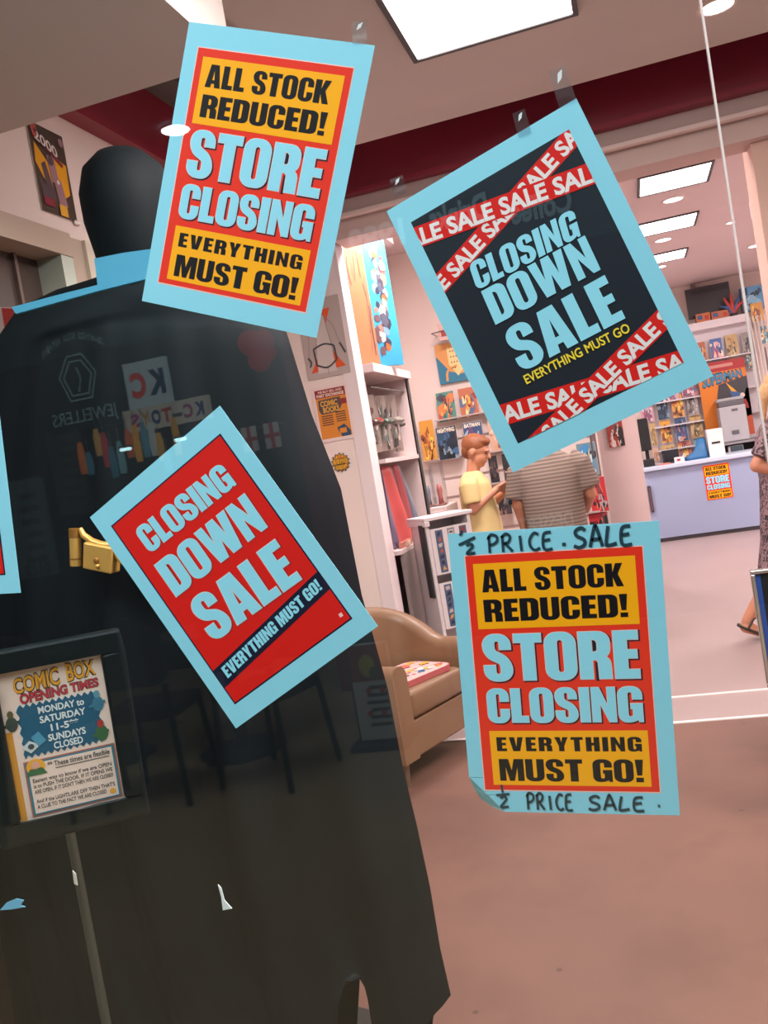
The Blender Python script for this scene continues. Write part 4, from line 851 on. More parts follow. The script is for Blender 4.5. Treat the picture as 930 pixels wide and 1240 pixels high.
for a_, cl in ((2.2, '#b83a34'), (1.6, '#b83a34'), (.9, '#3a5a8c'), (2.8, '#3a5a8c'), (.4, '#b83a34')): b.tube([(p.x, YR-.1, zb+.02), (p.x+.10*cos(a_)*.6, YR-.12, zb+.12), (p.x+.16*cos(a_), YR-.12, zb+.22*abs(sin(a_))+.08)], [.025, .03, .008], M(cl, .4), 8)
b.loft([(p.x, YR-.1, zb, .05, .05), (p.x, YR-.1, zb+.03, .05, .05)], M('#2c2a30', .4), 12); tag(b.build('toy_flower'), 'spiky red and blue toy ornament at the right end of the screen', 'toy')
x0, x1, z1, z0 = on(894, 351, 926, 384, YR-.05); t = thing('game_box', ((x0+x1)/2, YR, zb), 'large blue boxed toy standing on the rack right of the screen', 'box')
X = front((x0+x1)/2+.02, YR-.06, (zb+z1)/2+.02, .0); w_, h_ = (x1-x0), (z1-zb)*.95
b = MB(); b.box((-w_/2, -h_/2, -.15), (w_/2, h_/2, 0), M('#2c6a9a', .4), X); sh = Sheet(b, X, step=.001)
cover(sh, w_*1000, h_*1000, 77, ('#5a9ac8', '#8ac0e0', '#204a70', '#16283c', '#a8d0e8'), fig=False); b.build('carton', t)
b = MB(); b.box((-w_/2-.002, -h_/2, -.152), (-w_/2+.05, h_/2, .002), M('#1c4a70', .4), X); b.build('spine', t)
# wire spinner and clothes-like hangers at the right edge
t = thing('wire_spinner', (1.6, 11.4, 0), 'wire rack of upright white and grey strips at the right edge behind the woman', 'rack')
b = MB()
for i in range(6): b.tube([(1.60+.045*i, 11.4, 1.2), (1.55+.045*i, 11.4, 2.62)], .008, M('#d8ccc8', .35), 6)
b.build('wires', t); b = MB(); b.tube([(1.74, 11.43, 0), (1.74, 11.43, 2.2)], .02, M('#8a8080', .4)); b.build('post', t)
for (x0, y0, x1, y1) in ((885, 240, 900, 262),): pass
p = at(914, 252, 3.9); b = MB(); b.box((p.x-.02, 3.905, p.z-.05), (p.x+.04, 3.93, p.z+.04), M('#d8c4d0', .4)); b.box((p.x-.012, 3.90, p.z-.03), (p.x+.03, 3.906, p.z+.02), M('#c8b4c4', .3)); tag(b.build('alarm_sensor', bevel=.004), 'small white sensor box high on the right jamb', 'sensor')
# ------------------------------------------------------------------ dark draped display figure inside the glass
YS = .80
Ltop = [(150,330),(120,338),(70,352),(24,374),(0,410),(-22,500),(-36,640),(-40,800),(-34,960),(-16,1060),(-4,1110),(8,1160)]
Rtop = [(175,325),(205,330),(262,356),(318,380),(347,402),(378,503),(413,592),(438,720),(470,835),(488,930),(505,1000),(521,1075)]
hem = [(20,1290),(120,1300),(250,1296),(380,1298),(424,1292),(429,1180),(434,1152),(441,1156),(455,1154),(460,1190),(470,1292),(516,1290),(521,1226),(530,1216),(546,1205)]
DARK = M('#0a1318', .7, noise=.25, scale=3, spec=.18)
NU = 72
def lerp_poly(pl, u):
    L = [0]; 
    for a, b_ in zip(pl, pl[1:]): L.append(L[-1]+abs(b_[0]-a[0]))
    d = u*L[-1]
    for i in range(len(pl)-1):
        if d <= L[i+1]+1e-9:
            t = (d-L[i])/max(1e-6, L[i+1]-L[i]); return tuple(pl[i][k]*(1-t)+pl[i+1][k]*t for k in (0, 1))
    return pl[-1]
rows = []
for i in range(len(Ltop)):
    L, R_ = at(*Ltop[i], YS), at(*Rtop[i], YS); rows.append([L.lerp(R_, k/NU) for k in range(NU+1)])
mid = [(8,1160),(200,1155),(380,1135),(430,1110),(470,1110),(521,1075)]
rows.append([at(*lerp_poly([(14,1220),(200,1215),(405,1200),(421,1180),(434,1151.5),(446,1152),(456,1153),(476,1185),(508,1165),(519,1160),(533,1148)], k/NU), YS) for k in range(NU+1)])
rows.append([at(*lerp_poly(hem, k/NU), YS) for k in range(NU+1)])
fine = []
for a, b_ in zip(rows, rows[1:]):
    for s_ in range(4): fine.append([p.lerp(q, s_/4) for p, q in zip(a, b_)])
fine.append(rows[-1]); NRW = len(fine)
t = thing('display_figure', (-1.0, YS, 0), 'life size dark draped display figure standing inside the window', 'display figure')
vs, fs = [], []
for side in (-1, 1):
    for j, r_ in enumerate(fine):
        v = j/(NRW-1); fold = min(1, max(0, (v-.25)/.4))
        for k, p in enumerate(r_):
            u = k/NU; e = max(0, sin(pi*u))**.55; bulge = .15*e*(min(1, .25+v*2.2))
            f = fold*e*(.016*sin(u*31+2*sin(v*3))+.010*sin(u*57+1.3+v*2))
            vs.append((p.x, p.y+side*bulge*(1 if side < 0 else .6)+f, p.z))
N1 = NRW*(NU+1)
for j in range(NRW-1):
    for k in range(NU):
        a = j*(NU+1)+k; fs.append((a, a+NU+1, a+NU+2, a+1)); fs.append((N1+a, N1+a+1, N1+a+NU+2, N1+a+NU+1))
b = MB(); b.add(vs, fs, DARK, None, True); b.build('cloak', t)
b = MB(); hx = at(160, 268, YS)
b.loft([(hx.x, YS, hx.z-.22, .06, .07), (hx.x, YS, hx.z-.17, .075, .085), (hx.x, YS, hx.z-.10, .098, .11), (hx.x, YS, hx.z, .112, .13), (hx.x, YS, hx.z+.07, .112, .13), (hx.x, YS, hx.z+.13, .095, .11), (hx.x, YS, hx.z+.165, .06, .07), (hx.x, YS, hx.z+.178, .02, .025)], DARK, 28); b.build('hood', t)
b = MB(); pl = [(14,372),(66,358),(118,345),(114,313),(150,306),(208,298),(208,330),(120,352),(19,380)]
b.prism([(at(x, y, .60).x, at(x, y, .60).z) for x, y in pl][::-1], .60, .612, M('#4aa4c8', .5), axis='y'); b.build('reflection_board', t)  # pale blue board built in place of a bright reflection on the glass
GOLD = M('#d8a858', .36, .45, spec=.6); GOLD2 = M('#9a6a30', .4, .5)
p, q = at(90.5, 641, .56), at(92, 685, .56); r = .0135; T = lambda u: p.lerp(q, u)
b = MB(); b.tube([T(0), T(1)], r, GOLD, 18); o = b.build('belt_tube', t)
b = MB(); b.tube([T(-.02), T(.22)], r*1.06, GOLD2, 18); b.build('cap', o); b = MB(); b.tube([T(.78), T(.82)], r*1.05, GOLD2, 18); b.build('band', o)
b = MB(); pl = [(at(x, y, .55).x, at(x, y, .55).z) for x, y in ((102, 656), (101, 688), (136, 695), (137, 663))]; b.prism(pl, .545, .585, GOLD, axis='y'); o = b.build('belt_pouch', t, bevel=.004)
b = MB(); q = at(117, 683, .543); b.ell((q.x, .543, q.z+.008), (.007, .004, .008), GOLD2); b.ell((q.x+.001, .543, q.z-.005), (.005, .005, .005), GOLD); b.build('clasp', o)
b = MB(); pts = [at(x, y, .56) for x, y in ((97, 640), (101, 648), (112, 656), (124, 660), (136, 660), (146, 676), (156, 684))]; b.tube(pts, [.006, .008, .009, .009, .008, .010, .010], GOLD, 8); b.build('belt', t)
b = MB(); b.prism([(-1.05+.24*cos(2*pi*i/32), YS+.02+.15*sin(2*pi*i/32)) for i in range(32)], 0, .045, M('#16181a', .5)); b.build('base', t)
b = MB(); b.tube([(-1.0, YS+.02, .04), (-1.0, YS+.02, 1.9)], .025, M('#2c2e30', .4)); b.build('pole', t)
# red crate and red card at the left edge
p = at(13, 1232, .9); b = MB(); b.box((p.x-.35, .95, 0), (p.x, 1.2, p.z+.16), M('#8a2428', .5)); tag(b.build('crate', bevel=.006), 'dark red box on the floor at the bottom left edge', 'box')
pl = [(-14, 372), (16, 372), (19, 379), (4, 404), (-14, 440)]; b = MB(); b.prism([(at(x, y, .92).x, at(x, y, .92).z) for x, y in pl], .92, .93, M('#e0c4bc', .5), axis='y')
b.prism([(at(x, y, .915).x, at(x, y, .915).z) for x, y in [(2, 373), (16, 374), (18, 379), (6, 399)]], .914, .92, M('#c83a34', .5), axis='y'); tag(b.build('price_card'), 'red and white card at the left edge above the shoulder of the dark figure', 'card')

# ------------------------------------------------------------------ framed opening times
TL, TR, BR, BL = at(2, 813, .02), at(122, 793, .115), at(150, 964, .115), at(18, 998, .02)
ctr = (TL+TR+BR+BL)/4; ex_ = (TR-TL)+(BR-BL); ey_ = (TL-BL)+(TR-BR); X = basis(ex_, ey_, ctr); w_, h_ = ex_.length/2*1000, ey_.length/2*1000
t = thing('opening_times_frame', ctr, 'dark framed comic box opening times notice at the lower left of the window', 'sign')
t.matrix_basis = X
FR = M('#0a171b', .4, spec=.3); W2, H2 = w_/2000, h_/2000; bd = .040; b = MB()
for (x0, y0, x1, y1) in ((-W2-bd, H2, W2+bd, H2+bd), (-W2-bd, -H2-bd, W2+bd, -H2), (-W2-bd, -H2, -W2, H2), (W2, -H2, W2+bd, H2)): b.box((x0, y0, -.012), (x1, y1, .012), FR, X)
b.build('frame', t, bevel=.006)
b = MB(); b.box((-W2-.002, -H2-.002, -.012), (W2+.002, H2+.002, 0), M('#ecd8cc', .5), X); sh = Sheet(b, X, step=.0003)
w, h = w_, h_; O = lambda x, y: (x*w, y*h)
sh.rect(-w*.5, -h*.5, -w*.44, h*.1, M('#d89a3c', .5), 1)
gold, gk, rd, bl_, tk, wh = M('#e8a83a', .5), M('#3a2c26', .5), M('#c03a4a', .5), M('#1c5a78', .5), M('#3a3c40', .5), M('#d8e4e8', .5)
for off, mm, l in ((.09, gk, 2), (.03, gold, 3)):
    sh.text('COMIC', 0, 0, 0, 0, mm, l, font='b', bold=off, quad=(O(-.36, .345), O(.08, .355), O(.08, .47), O(-.36, .44)))
    sh.text('BOX', 0, 0, 0, 0, mm, l, font='b', bold=off, quad=(O(.15, .36), O(.43, .375), O(.43, .47), O(.15, .48)))
sh.text('OPENING TIMES', 0, 0, 0, 0, gk, 2, font='b', bold=.08, quad=(O(-.32, .27), O(.44, .29), O(.44, .345), O(-.32, .335))); sh.text('OPENING TIMES', 0, 0, 0, 0, rd, 3, font='b', bold=.03, quad=(O(-.32, .27), O(.44, .29), O(.44, .345), O(-.32, .335)))
zz = []
for i in range(25): zz.append(O(-.36+.74*i/24, .255+(.012 if i % 2 else -.012)))
for i in range(9): zz.append(O(.40+(.012 if i % 2 else -.012), .22-.27*i/8))
for i in range(25): zz.append(O(.38-.74*i/24, -.085+(.012 if i % 2 else -.012)))
for i in range(9): zz.append(O(-.36+(.012 if i % 2 else -.012), -.06+.28*i/8))
sh.poly([(x*1.015, y*1.02) for x, y in zz], wh, 1); sh.poly(zz, bl_, 2)
for tx, x0, x1, y in (('MONDAY to', -.17, .27, .185), ('SATURDAY', -.17, .27, .12), ('11-5**', -.08, .19, .055), ('SUNDAYS', -.12, .24, -.01), ('CLOSED', -.08, .20, -.068)): sh.text(tx, x0*w, y*h, x1*w, (y+.045)*h, wh, 4, font='b', bold=.04)
# small plain cartoon figures on the notice: rounded blobs only
for cx, cy, c1, c2, s_ in ((.40, .20, '#3a7a94', '#5c98ac', 1), (.39, .0, '#3a6a44', '#a83a3c', 1.1), (-.43, .18, '#3a4a44', '#5a5a40', 1)):
    sh.disc(cx*w, (cy-.03)*h, w*.055*s_, h*.05*s_, M(c1, .5), 4); sh.disc(cx*w, (cy+.035)*h, w*.03*s_, h*.026*s_, M(c2, .5), 5); sh.stroke([O(cx-.09, cy-.04), O(cx+.07, cy-.02)], w*.03, M(c1, .5), 5)
sh.poly([O(-.38, -.02), O(-.30, .02), O(-.20, -.02), O(-.30, -.065)], M('#c8d4d8', .5), 4); sh.poly([O(-.28, .04), O(-.20, .07), O(-.14, .0), O(-.22, -.03)], M('#4a94b4', .5), 5); sh.disc(-.29*w, -.02*h, w*.03, h*.018, M('#3a4a54', .5), 6)
sh.rect(-w*.39, -h*.49, w*.49, -h*.115, M('#a86a5a', .5), 3); sh.rect(-w*.375, -h*.48, w*.475, -h*.125, M('#2c7a94', .5), 4); sh.rect(-w*.355, -h*.47, w*.455, -h*.135, M('#e8d4c8', .5), 5)
sh.disc(-.28*w, -.16*h, w*.09, h*.055, gold, 6); sh.disc(-.28*w, -.15*h, w*.04, h*.03, M('#d8a48c', .5), 7); sh.poly([O(-.38, -.215), O(-.18, -.215), O(-.22, -.17), O(-.34, -.17)], M('#3a6a44', .5), 7)
sh.text('** These times are flexible', -.17*w, -.18*h, .43*w, -.145*h, tk, 7, font='b', bold=.02); sh.rect(-.10*w, -.197*h, .42*w, -.192*h, tk, 7)
for i, tx in enumerate(('Easiest way to know if we are OPEN', 'is to PUSH THE DOOR. IF IT OPENS WE', "ARE OPEN, IF IT DON'T THEN WE ARE CLOSED", '', "And if the LIGHTS ARE OFF THEN THAT'S", 'A CLUE TO THE FACT WE ARE CLOSED')):
    if tx: y = -.262-.038*i+(.012 if i > 3 else 0); sh.text(tx, -.33*w, y*h, (.43 if i < 5 else .34)*w, (y+.026)*h, tk, 7, font='b', bold=.02)
sh.disc(.40*w, -.435*h, w*.03, h*.017, gold, 7); b.build('notice', t)

# ------------------------------------------------------------------ black board sign at the right edge
a, c_ = at(908, 691, 2.0), at(925, 826, 2.0); zb, zt = .53, a.z; x0 = a.x
t = thing('board_sign', (x0+.22, 2.05, 0), 'black framed board sign with a chrome edge at the right edge of the picture', 'sign')
CH = M('#c8c4c4', .2, .9)
b = MB(); b.box((x0+.012, 2.0, zb+.012), (x0+.44, 2.012, zt-.012), M('#0e1218', .3)); b.box((x0+.012, 1.998, zb+.012), (x0+.03, 2.0, zt-.012), M('#1c3a7a', .3)); b.build('panel', t)
for nm, p, q in (('top_rail', (x0, 1.99, zt-.014), (x0+.45, 2.02, zt)), ('bottom_rail', (x0, 1.99, zb), (x0+.45, 2.02, zb+.014)), ('side_rail', (x0, 1.99, zb+.014), (x0+.014, 2.02, zt-.014)), ('side_rail', (x0+.436, 1.99, zb+.014), (x0+.45, 2.02, zt-.014))):
    b = MB(); b.box(p, q, CH); b.build(nm, t, bevel=.003)
b = MB(); b.tube([(x0+.225, 2.04, .03), (x0+.225, 2.04, zt-.1)], .014, CH); b.build('post', t)
b = MB(); b.box((x0+.06, 1.93, 0), (x0+.40, 2.18, .03), M('#1a1a1c', .4)); b.build('base', t, bevel=.005)

# ------------------------------------------------------------------ people
def blob(name, parts, m, parent, voxel=.007, it=6, fac=.5):
    mb = MB()
    for p in parts:
        if p[0] == 'c':
            a, b_, r0, r1 = Vector(p[1]), Vector(p[2]), p[3], p[4]; mb.tube([a, a.lerp(b_, .5), b_], [r0, (r0+r1)/2, r1], m, 14); mb.ell(a, (r0,)*3, m, nu=14, nv=8); mb.ell(b_, (r1,)*3, m, nu=14, nv=8)
        elif p[0] == 'f': mb.tube(p[1], p[2], m, 18)
        elif p[0] == 'e': mb.ell(p[1], p[2], m, R=p[3] if len(p) > 3 else None, nu=24, nv=16)
        elif p[0] == 'l': mb.loft(p[1], m, 28, p[2] if len(p) > 2 else 2.3)
    o = mb.build(name, parent); rm = o.modifiers.new('fuse', 'REMESH'); rm.mode = 'VOXEL'; rm.voxel_size = voxel; rm.use_smooth_shade = True
    sm = o.modifiers.new('smooth', 'SMOOTH'); sm.iterations = it; sm.factor = fac
    bpy.context.view_layer.update(); dg = bpy.context.evaluated_depsgraph_get(); me = bpy.data.meshes.new_from_object(o.evaluated_get(dg))
    o.modifiers.clear(); old = o.data; o.data = me; bpy.data.meshes.remove(old)
    for p in me.polygons: p.use_smooth = True
    return o
def hand(parts, wrist, d, n, s=1.0, curl=.5, thumb=1):
    """wrist point, pointing direction d, palm normal n: palm, four unequal bent fingers, thumb from the side"""
    wrist, d, n = Vector(wrist), Vector(d).normalized(), Vector(n).normalized(); n = (n-d*n.dot(d)).normalized(); sd = d.cross(n)*thumb
    for k in (-1, 0, 1): parts.append(('c', wrist+sd*.018*k*s, wrist+d*.085*s+sd*.026*k*s, .014*s, .013*s))
    for k, L in zip((-1.5, -.5, .5, 1.5), (.062, .072, .078, .070)):
        b0 = wrist+d*.085*s+sd*.021*k*s; b1 = b0+(d*cos(curl)+n*sin(curl))*L*.55*s; b2 = b1+(d*cos(curl*2.2)+n*sin(curl*2.2))*L*.5*s
        parts += [('c', b0, b1, .0095*s, .0085*s), ('c', b1, b2, .0085*s, .007*s)]
    t0 = wrist+d*.03*s+sd*.03*s; t1 = t0+(d*.6+sd*.7+n*.2)*.042*s; t2 = t1+(d*.9+sd*.1+n*.4)*.034*s
    parts += [('c', t0, t1, .013*s, .011*s), ('c', t1, t2, .011*s, .008*s)]
def head(parts, c, fx, up, s=1.0):
    """c head centre, fx facing direction, up; skull, jaw, nose, ears, brow"""
    c, fx, up = Vector(c), Vector(fx).normalized(), Vector(up).normalized(); up = (up-fx*up.dot(fx)).normalized(); sd = up.cross(fx)
    R = Matrix((fx, sd, up)).transposed()
    P = lambda a, b_, d: c+(fx*a+sd*b_+up*d)*s
    parts += [('e', P(-.012, 0, .025), (.098*s, .078*s, .088*s), R), ('e', P(.022, 0, -.035), (.068*s, .060*s, .072*s), R), ('e', P(.050, 0, -.082), (.030*s, .032*s, .024*s), R),
              ('c', P(.086, 0, .012), P(.106, 0, -.022), .009*s, .013*s), ('e', P(.080, 0, .022), (.016*s, .045*s, .010*s), R), ('e', P(.086, 0, -.052), (.011*s, .024*s, .008*s), R)]
    for k in (-1, 1): parts.append(('e', P(-.008, .078*k, -.004), (.020*s, .010*s, .031*s), R))
    return P, R
def eyes(P, R, s, parent, m='#2a2420'):
    for k in (-1, 1): b = MB(); b.ell(P(.081, .031*k, .002), (.007*s, .009*s, .005*s), M(m, .2), R=R); b.build('eye', parent)
SKIN = M('#c88a6c', .55, noise=.06, scale=12)
# the boy in the yellow shirt, reading, seen from his right side
bx, by = -1.145, 5.10
boy = thing('person', (bx, by, 0), 'boy in a yellow t-shirt with short ginger hair looking down at a dark comic', 'person')
pt = []; fx = Vector((.93, -.12, -.34))
Pb, Rb = head(pt, (bx+.045, by, 1.497), fx, (.34, 0, .94), .98)
pt += [('f', [(bx-.01, by, 1.30), (bx+.0, by, 1.37), (bx+.02, by, 1.44)], [.058, .048, .05])]
pt += [('l', [(bx, by, .78, .10, .14), (bx, by, .95, .095, .125), (bx-.005, by, 1.15, .10, .145), (bx-.01, by, 1.28, .085, .15), (bx-.01, by, 1.335, .05, .09)])]
for sd_, el, wr, fdir in ((-1, (bx-.01, by-.18, 1.105), (bx+.155, by-.075, 1.215), (.9, .3, .25)), (1, (bx+.05, by+.16, 1.09), (bx+.20, by+.06, 1.19), (.8, -.3, .2))):
    sh_ = (bx-.015, by+.155*sd_, 1.30); pt += [('c', sh_, el, .048, .036), ('c', el, wr, .036, .024)]; hand(pt, wr, fdir, (.2, -.5*sd_*-1, -.4), .9, .55, -sd_)
for sd_ in (-1, 1): pt += [('c', (bx, by+.075*sd_, .80), (bx+.02, by+.08*sd_, .44), .078, .052), ('c', (bx+.02, by+.08*sd_, .44), (bx-.01, by+.08*sd_, .09), .052, .034), ('c', (bx-.02, by+.08*sd_, .045), (bx+.14, by+.09*sd_, .035), .038, .03)]
blob('body', pt, SKIN, boy, .0065); eyes(Pb, Rb, .98, boy)
HAIR = M('#8a4f2c', .6, noise=.25, scale=40, bump=.3)
o = blob('hair', [('e', Pb(-.022, 0, .045), (.099, .084, .083), Rb), ('e', Pb(.035, 0, .085), (.050, .066, .034), Rb), ('e', Pb(-.065, 0, -.0), (.045, .070, .065), Rb), ('e', Pb(.01, 0, .10), (.06, .06, .025), Rb)], HAIR, boy, .007, 4)
SHY = M('#d8bf84', .8, noise=.06, scale=10, bump=.2)
o = blob('shirt', [('l', [(bx+.015, by, .84, .135, .17), (bx+.012, by, .98, .128, .158), (bx, by, 1.15, .122, .168), (bx-.008, by, 1.27, .108, .172), (bx-.012, by, 1.335, .075, .13), (bx-.012, by, 1.365, .055, .066)]),
   ('f', [(bx-.015, by-.12, 1.315), (bx-.02, by-.165, 1.27), (bx-.012, by-.178, 1.145)], [.062, .068, .064]), ('f', [(bx-.015, by+.12, 1.315), (bx-.01, by+.165, 1.27), (bx+.02, by+.165, 1.145)], [.062, .068, .064])], SHY, boy, .009, 5)
blob('shorts', [('l', [(bx, by, .88, .115, .155), (bx, by, .76, .125, .165), (bx, by, .70, .11, .16)]), ('f', [(bx, by-.08, .76), (bx+.015, by-.085, .50)], [.10, .088]), ('f', [(bx, by+.08, .76), (bx+.015, by+.085, .50)], [.10, .088])], M('#3a4458', .8), boy, .01, 4)
for sd_ in (-1, 1): b = MB(); b.loft([(bx+.055, by+.085*sd_, 0, .135, .05), (bx+.055, by+.085*sd_, .03, .135, .05), (bx+.03, by+.085*sd_, .075, .10, .044), (bx-.02, by+.085*sd_, .10, .048, .042)], M('#d8d4d0', .5), 18); b.build('shoe', boy)
X = basis((.90, -.20, -.25), (.25, -.25, .85), (bx+.29, by-.02, 1.185))
print_board('comic_book', X, .18, .24, .008, 61, PALS['dark blue'], 'dark comic held open by the boy in the yellow shirt', 'comic', edge='#c8c0b8')

# the man in the striped shirt, seen from behind
mx, my = -.60, 4.88
man = thing('person', (mx, my, 0), 'man in a grey striped t-shirt seen from behind next to the boy', 'person')
pt = []; Pm, Rm_ = head(pt, (mx+.03, my+.06, 1.575), (-.25, .92, -.25), (0, .25, .95), 1.06)
pt += [('f', [(mx+.01, my, 1.36), (mx+.015, my+.02, 1.44), (mx+.02, my+.05, 1.52)], [.075, .062, .06])]
pt += [('l', [(mx, my, .80, .165, .12), (mx, my, .95, .165, .125), (mx, my, 1.15, .18, .13), (mx, my, 1.30, .19, .11), (mx, my, 1.385, .12, .07)])]
for sd_, el, wr, fd in ((-1, (mx-.235, my-.0, 1.09), (mx-.225, my+.10, .86), (0, .3, -.9)), (1, (mx+.245, my+.02, 1.10), (mx+.19, my+.22, .98), (-.5, .7, -.1))):
    sh_ = (mx+.19*sd_, my, 1.335); pt += [('c', sh_, el, .058, .044), ('c', el, wr, .044, .030)]; hand(pt, wr, fd, (-sd_, .2, 0), 1.05, .5, sd_)
for sd_ in (-1, 1): pt += [('c', (mx+.09*sd_, my, .82), (mx+.10*sd_, my+.01, .46), .092, .060), ('c', (mx+.10*sd_, my+.01, .46), (mx+.105*sd_, my-.01, .09), .060, .04), ('c', (mx+.105*sd_, my-.02, .045), (mx+.12*sd_, my+.16, .035), .042, .034)]
blob('body', pt, SKIN, man, .007); eyes(Pm, Rm_, 1.06, man)
blob('hair', [('e', Pm(-.022, 0, .045), (.105, .090, .090), Rm_), ('e', Pm(-.07, 0, -.01), (.05, .076, .07), Rm_)], M('#5a4a40', .7, noise=.2, scale=40), man, .008, 4)
def striped(name, c1, c2, sc):
    m = M(c1, .8, noise=.05, key=name); nt = m.node_tree; b_ = nt.nodes['Principled BSDF']; tc = nt.nodes.new('ShaderNodeTexCoord'); wv = nt.nodes.new('ShaderNodeTexWave'); wv.bands_direction = 'Z'
    wv.inputs['Scale'].default_value = sc; wv.inputs['Distortion'].default_value = .4; wv.inputs['Detail'].default_value = 1; cr = nt.nodes.new('ShaderNodeValToRGB'); cr.color_ramp.elements[0].position = .35; cr.color_ramp.elements[1].position = .6
    for e, c in zip(cr.color_ramp.elements, (c1, c2)): e.color = tuple(lin(int(c[i:i+2], 16)) for i in (1, 3, 5))+(1,)
    nt.links.new(tc.outputs['Object'], wv.inputs['Vector']); nt.links.new(wv.outputs['Fac'], cr.inputs[0]); nt.links.new(cr.outputs[0], b_.inputs['Base Color']); return m
STR = striped('striped shirt', '#8e7c70', '#6a5c54', 13)
blob('shirt', [('l', [(mx, my, .78, .208, .155), (mx, my, .95, .20, .16), (mx, my, 1.12, .208, .155), (mx, my, 1.26, .22, .135), (mx, my, 1.34, .20, .11), (mx, my, 1.40, .12, .085), (mx, my, 1.425, .08, .07)]),
   ('f', [(mx-.14, my, 1.345), (mx-.20, my, 1.31), (mx-.245, my, 1.13)], [.075, .083, .078]), ('f', [(mx+.14, my, 1.345), (mx+.20, my, 1.31), (mx+.25, my+.01, 1.14)], [.075, .083, .078])], STR, man, .010, 5)
blob('shorts', [('l', [(mx, my, .86, .185, .14), (mx, my, .72, .195, .15)]), ('f', [(mx-.10, my, .76), (mx-.105, my, .50)], [.115, .10]), ('f', [(mx+.10, my, .76), (mx+.105, my, .50)], [.115, .10])], M('#4a463e', .8), man, .01, 4)
for sd_ in (-1, 1): b = MB(); b.loft([(mx+.11*sd_, my+.06, 0, .055, .15), (mx+.11*sd_, my+.06, .03, .055, .15), (mx+.11*sd_, my+.03, .08, .05, .11), (mx+.11*sd_, my-.02, .11, .046, .05)], M('#3a3634', .5), 18); b.build('shoe', man)

# the woman in the dark patterned dress, at the right edge
wx, wy = .83, 4.95
wom = thing('person', (wx, wy, 0), 'woman in a dark patterned dress walking off at the right edge', 'person')
pt = []; Pw, Rw = head(pt, (wx+.10, wy, 1.565), (.95, .1, -.15), (.15, 0, .95), 1.0)
pt += [('f', [(wx+.02, wy, 1.36), (wx+.04, wy, 1.43), (wx+.07, wy, 1.50)], [.06, .05, .05])]
pt += [('l', [(wx, wy, .80, .12, .16), (wx, wy, 1.0, .105, .14), (wx, wy, 1.15, .115, .155), (wx+.01, wy, 1.29, .10, .165), (wx+.015, wy, 1.36, .06, .10)])]
for sd_, el, wr, fd in ((-1, (wx-.15, wy-.19, 1.12), (wx+.06, wy-.21, 1.03), (.95, -.1, -.1)), (1, (wx-.05, wy+.19, 1.09), (wx+.17, wy+.17, 1.05), (.95, -.2, 0))):
    sh_ = (wx-.01, wy+.165*sd_, 1.31); pt += [('c', sh_, el, .056, .044), ('c', el, wr, .043, .029)]; hand(pt, wr, fd, (0, -sd_, -.2), .95, .5, -sd_)
pt += [('c', (wx-.02, wy-.08, .84), (wx-.10, wy-.07, .46), .09, .056), ('c', (wx-.10, wy-.07, .46), (wx-.33, wy-.06, .13), .055, .036), ('c', (wx-.345, wy-.06, .09), (wx-.22, wy-.06, .03), .038, .03)]
pt += [('c', (wx+.02, wy+.08, .84), (wx+.14, wy+.08, .46), .09, .056), ('c', (wx+.14, wy+.08, .46), (wx+.20, wy+.07, .09), .055, .036), ('c', (wx+.20, wy+.07, .05), (wx+.36, wy+.08, .03), .036, .028)]
blob('body', pt, SKIN, wom, .007); eyes(Pw, Rw, 1.0, wom)
blob('hair', [('e', Pw(-.022, 0, .045), (.106, .090, .092), Rw), ('e', Pw(-.10, 0, -.02), (.06, .06, .07), Rw), ('c', Pw(-.13, 0, -.03), Pw(-.12, 0, -.20), .035, .012)], M('#d8b080', .6, noise=.2, scale=40), wom, .008, 4)
DRS = M('#5a444c', .8, key='dress'); nt = DRS.node_tree; tc = nt.nodes.new('ShaderNodeTexCoord'); vo = nt.nodes.new('ShaderNodeTexNoise'); vo.inputs['Scale'].default_value = 34; vo.inputs['Distortion'].default_value = 1.5; cr = nt.nodes.new('ShaderNodeValToRGB')
cr.color_ramp.elements[0].position = .44; cr.color_ramp.elements[1].position = .54; cr.color_ramp.elements[0].color = (.035, .022, .03, 1); cr.color_ramp.elements[1].color = (.30, .20, .22, 1)
nt.links.new(tc.outputs['Object'], vo.inputs['Vector']); nt.links.new(vo.outputs['Fac'], cr.inputs[0]); nt.links.new(cr.outputs[0], nt.nodes['Principled BSDF'].inputs['Base Color'])
blob('dress', [('l', [(wx-.02, wy, .42, .20, .22), (wx-.01, wy, .62, .165, .20), (wx, wy, .86, .145, .185), (wx, wy, 1.02, .128, .165), (wx, wy, 1.16, .135, .178), (wx+.005, wy, 1.29, .12, .188), (wx+.015, wy, 1.36, .08, .13), (wx+.02, wy, 1.395, .06, .075)]),
   ('f', [(wx, wy-.13, 1.33), (wx-.02, wy-.19, 1.29), (wx-.12, wy-.205, 1.16)], [.068, .082, .076]), ('f', [(wx, wy+.13, 1.33), (wx-.01, wy+.18, 1.29), (wx-.04, wy+.20, 1.13)], [.068, .078, .07])], DRS, wom, .010, 5)
for k, (x, y, z, an) in enumerate(((wx-.29, wy-.06, .045, .5), (wx+.28, wy+.075, .0, 0))):
    Xs = Matrix.Translation((x, y, z)) @ Matrix.Rotation(an, 4, 'Y'); b = MB(); b.loft([(0, 0, 0, .125, .042), (0, 0, .018, .125, .042)], M('#2a1e1e', .5), 18, 2.4, Xs); b.tube([Xs @ Vector(q) for q in ((-.06, -.045, .01), (-.05, -.03, .085), (-.03, 0, .10), (-.05, .03, .085), (-.06, .045, .01))], .007, M('#2a1e1e', .5), 6); b.build('sandal', wom)

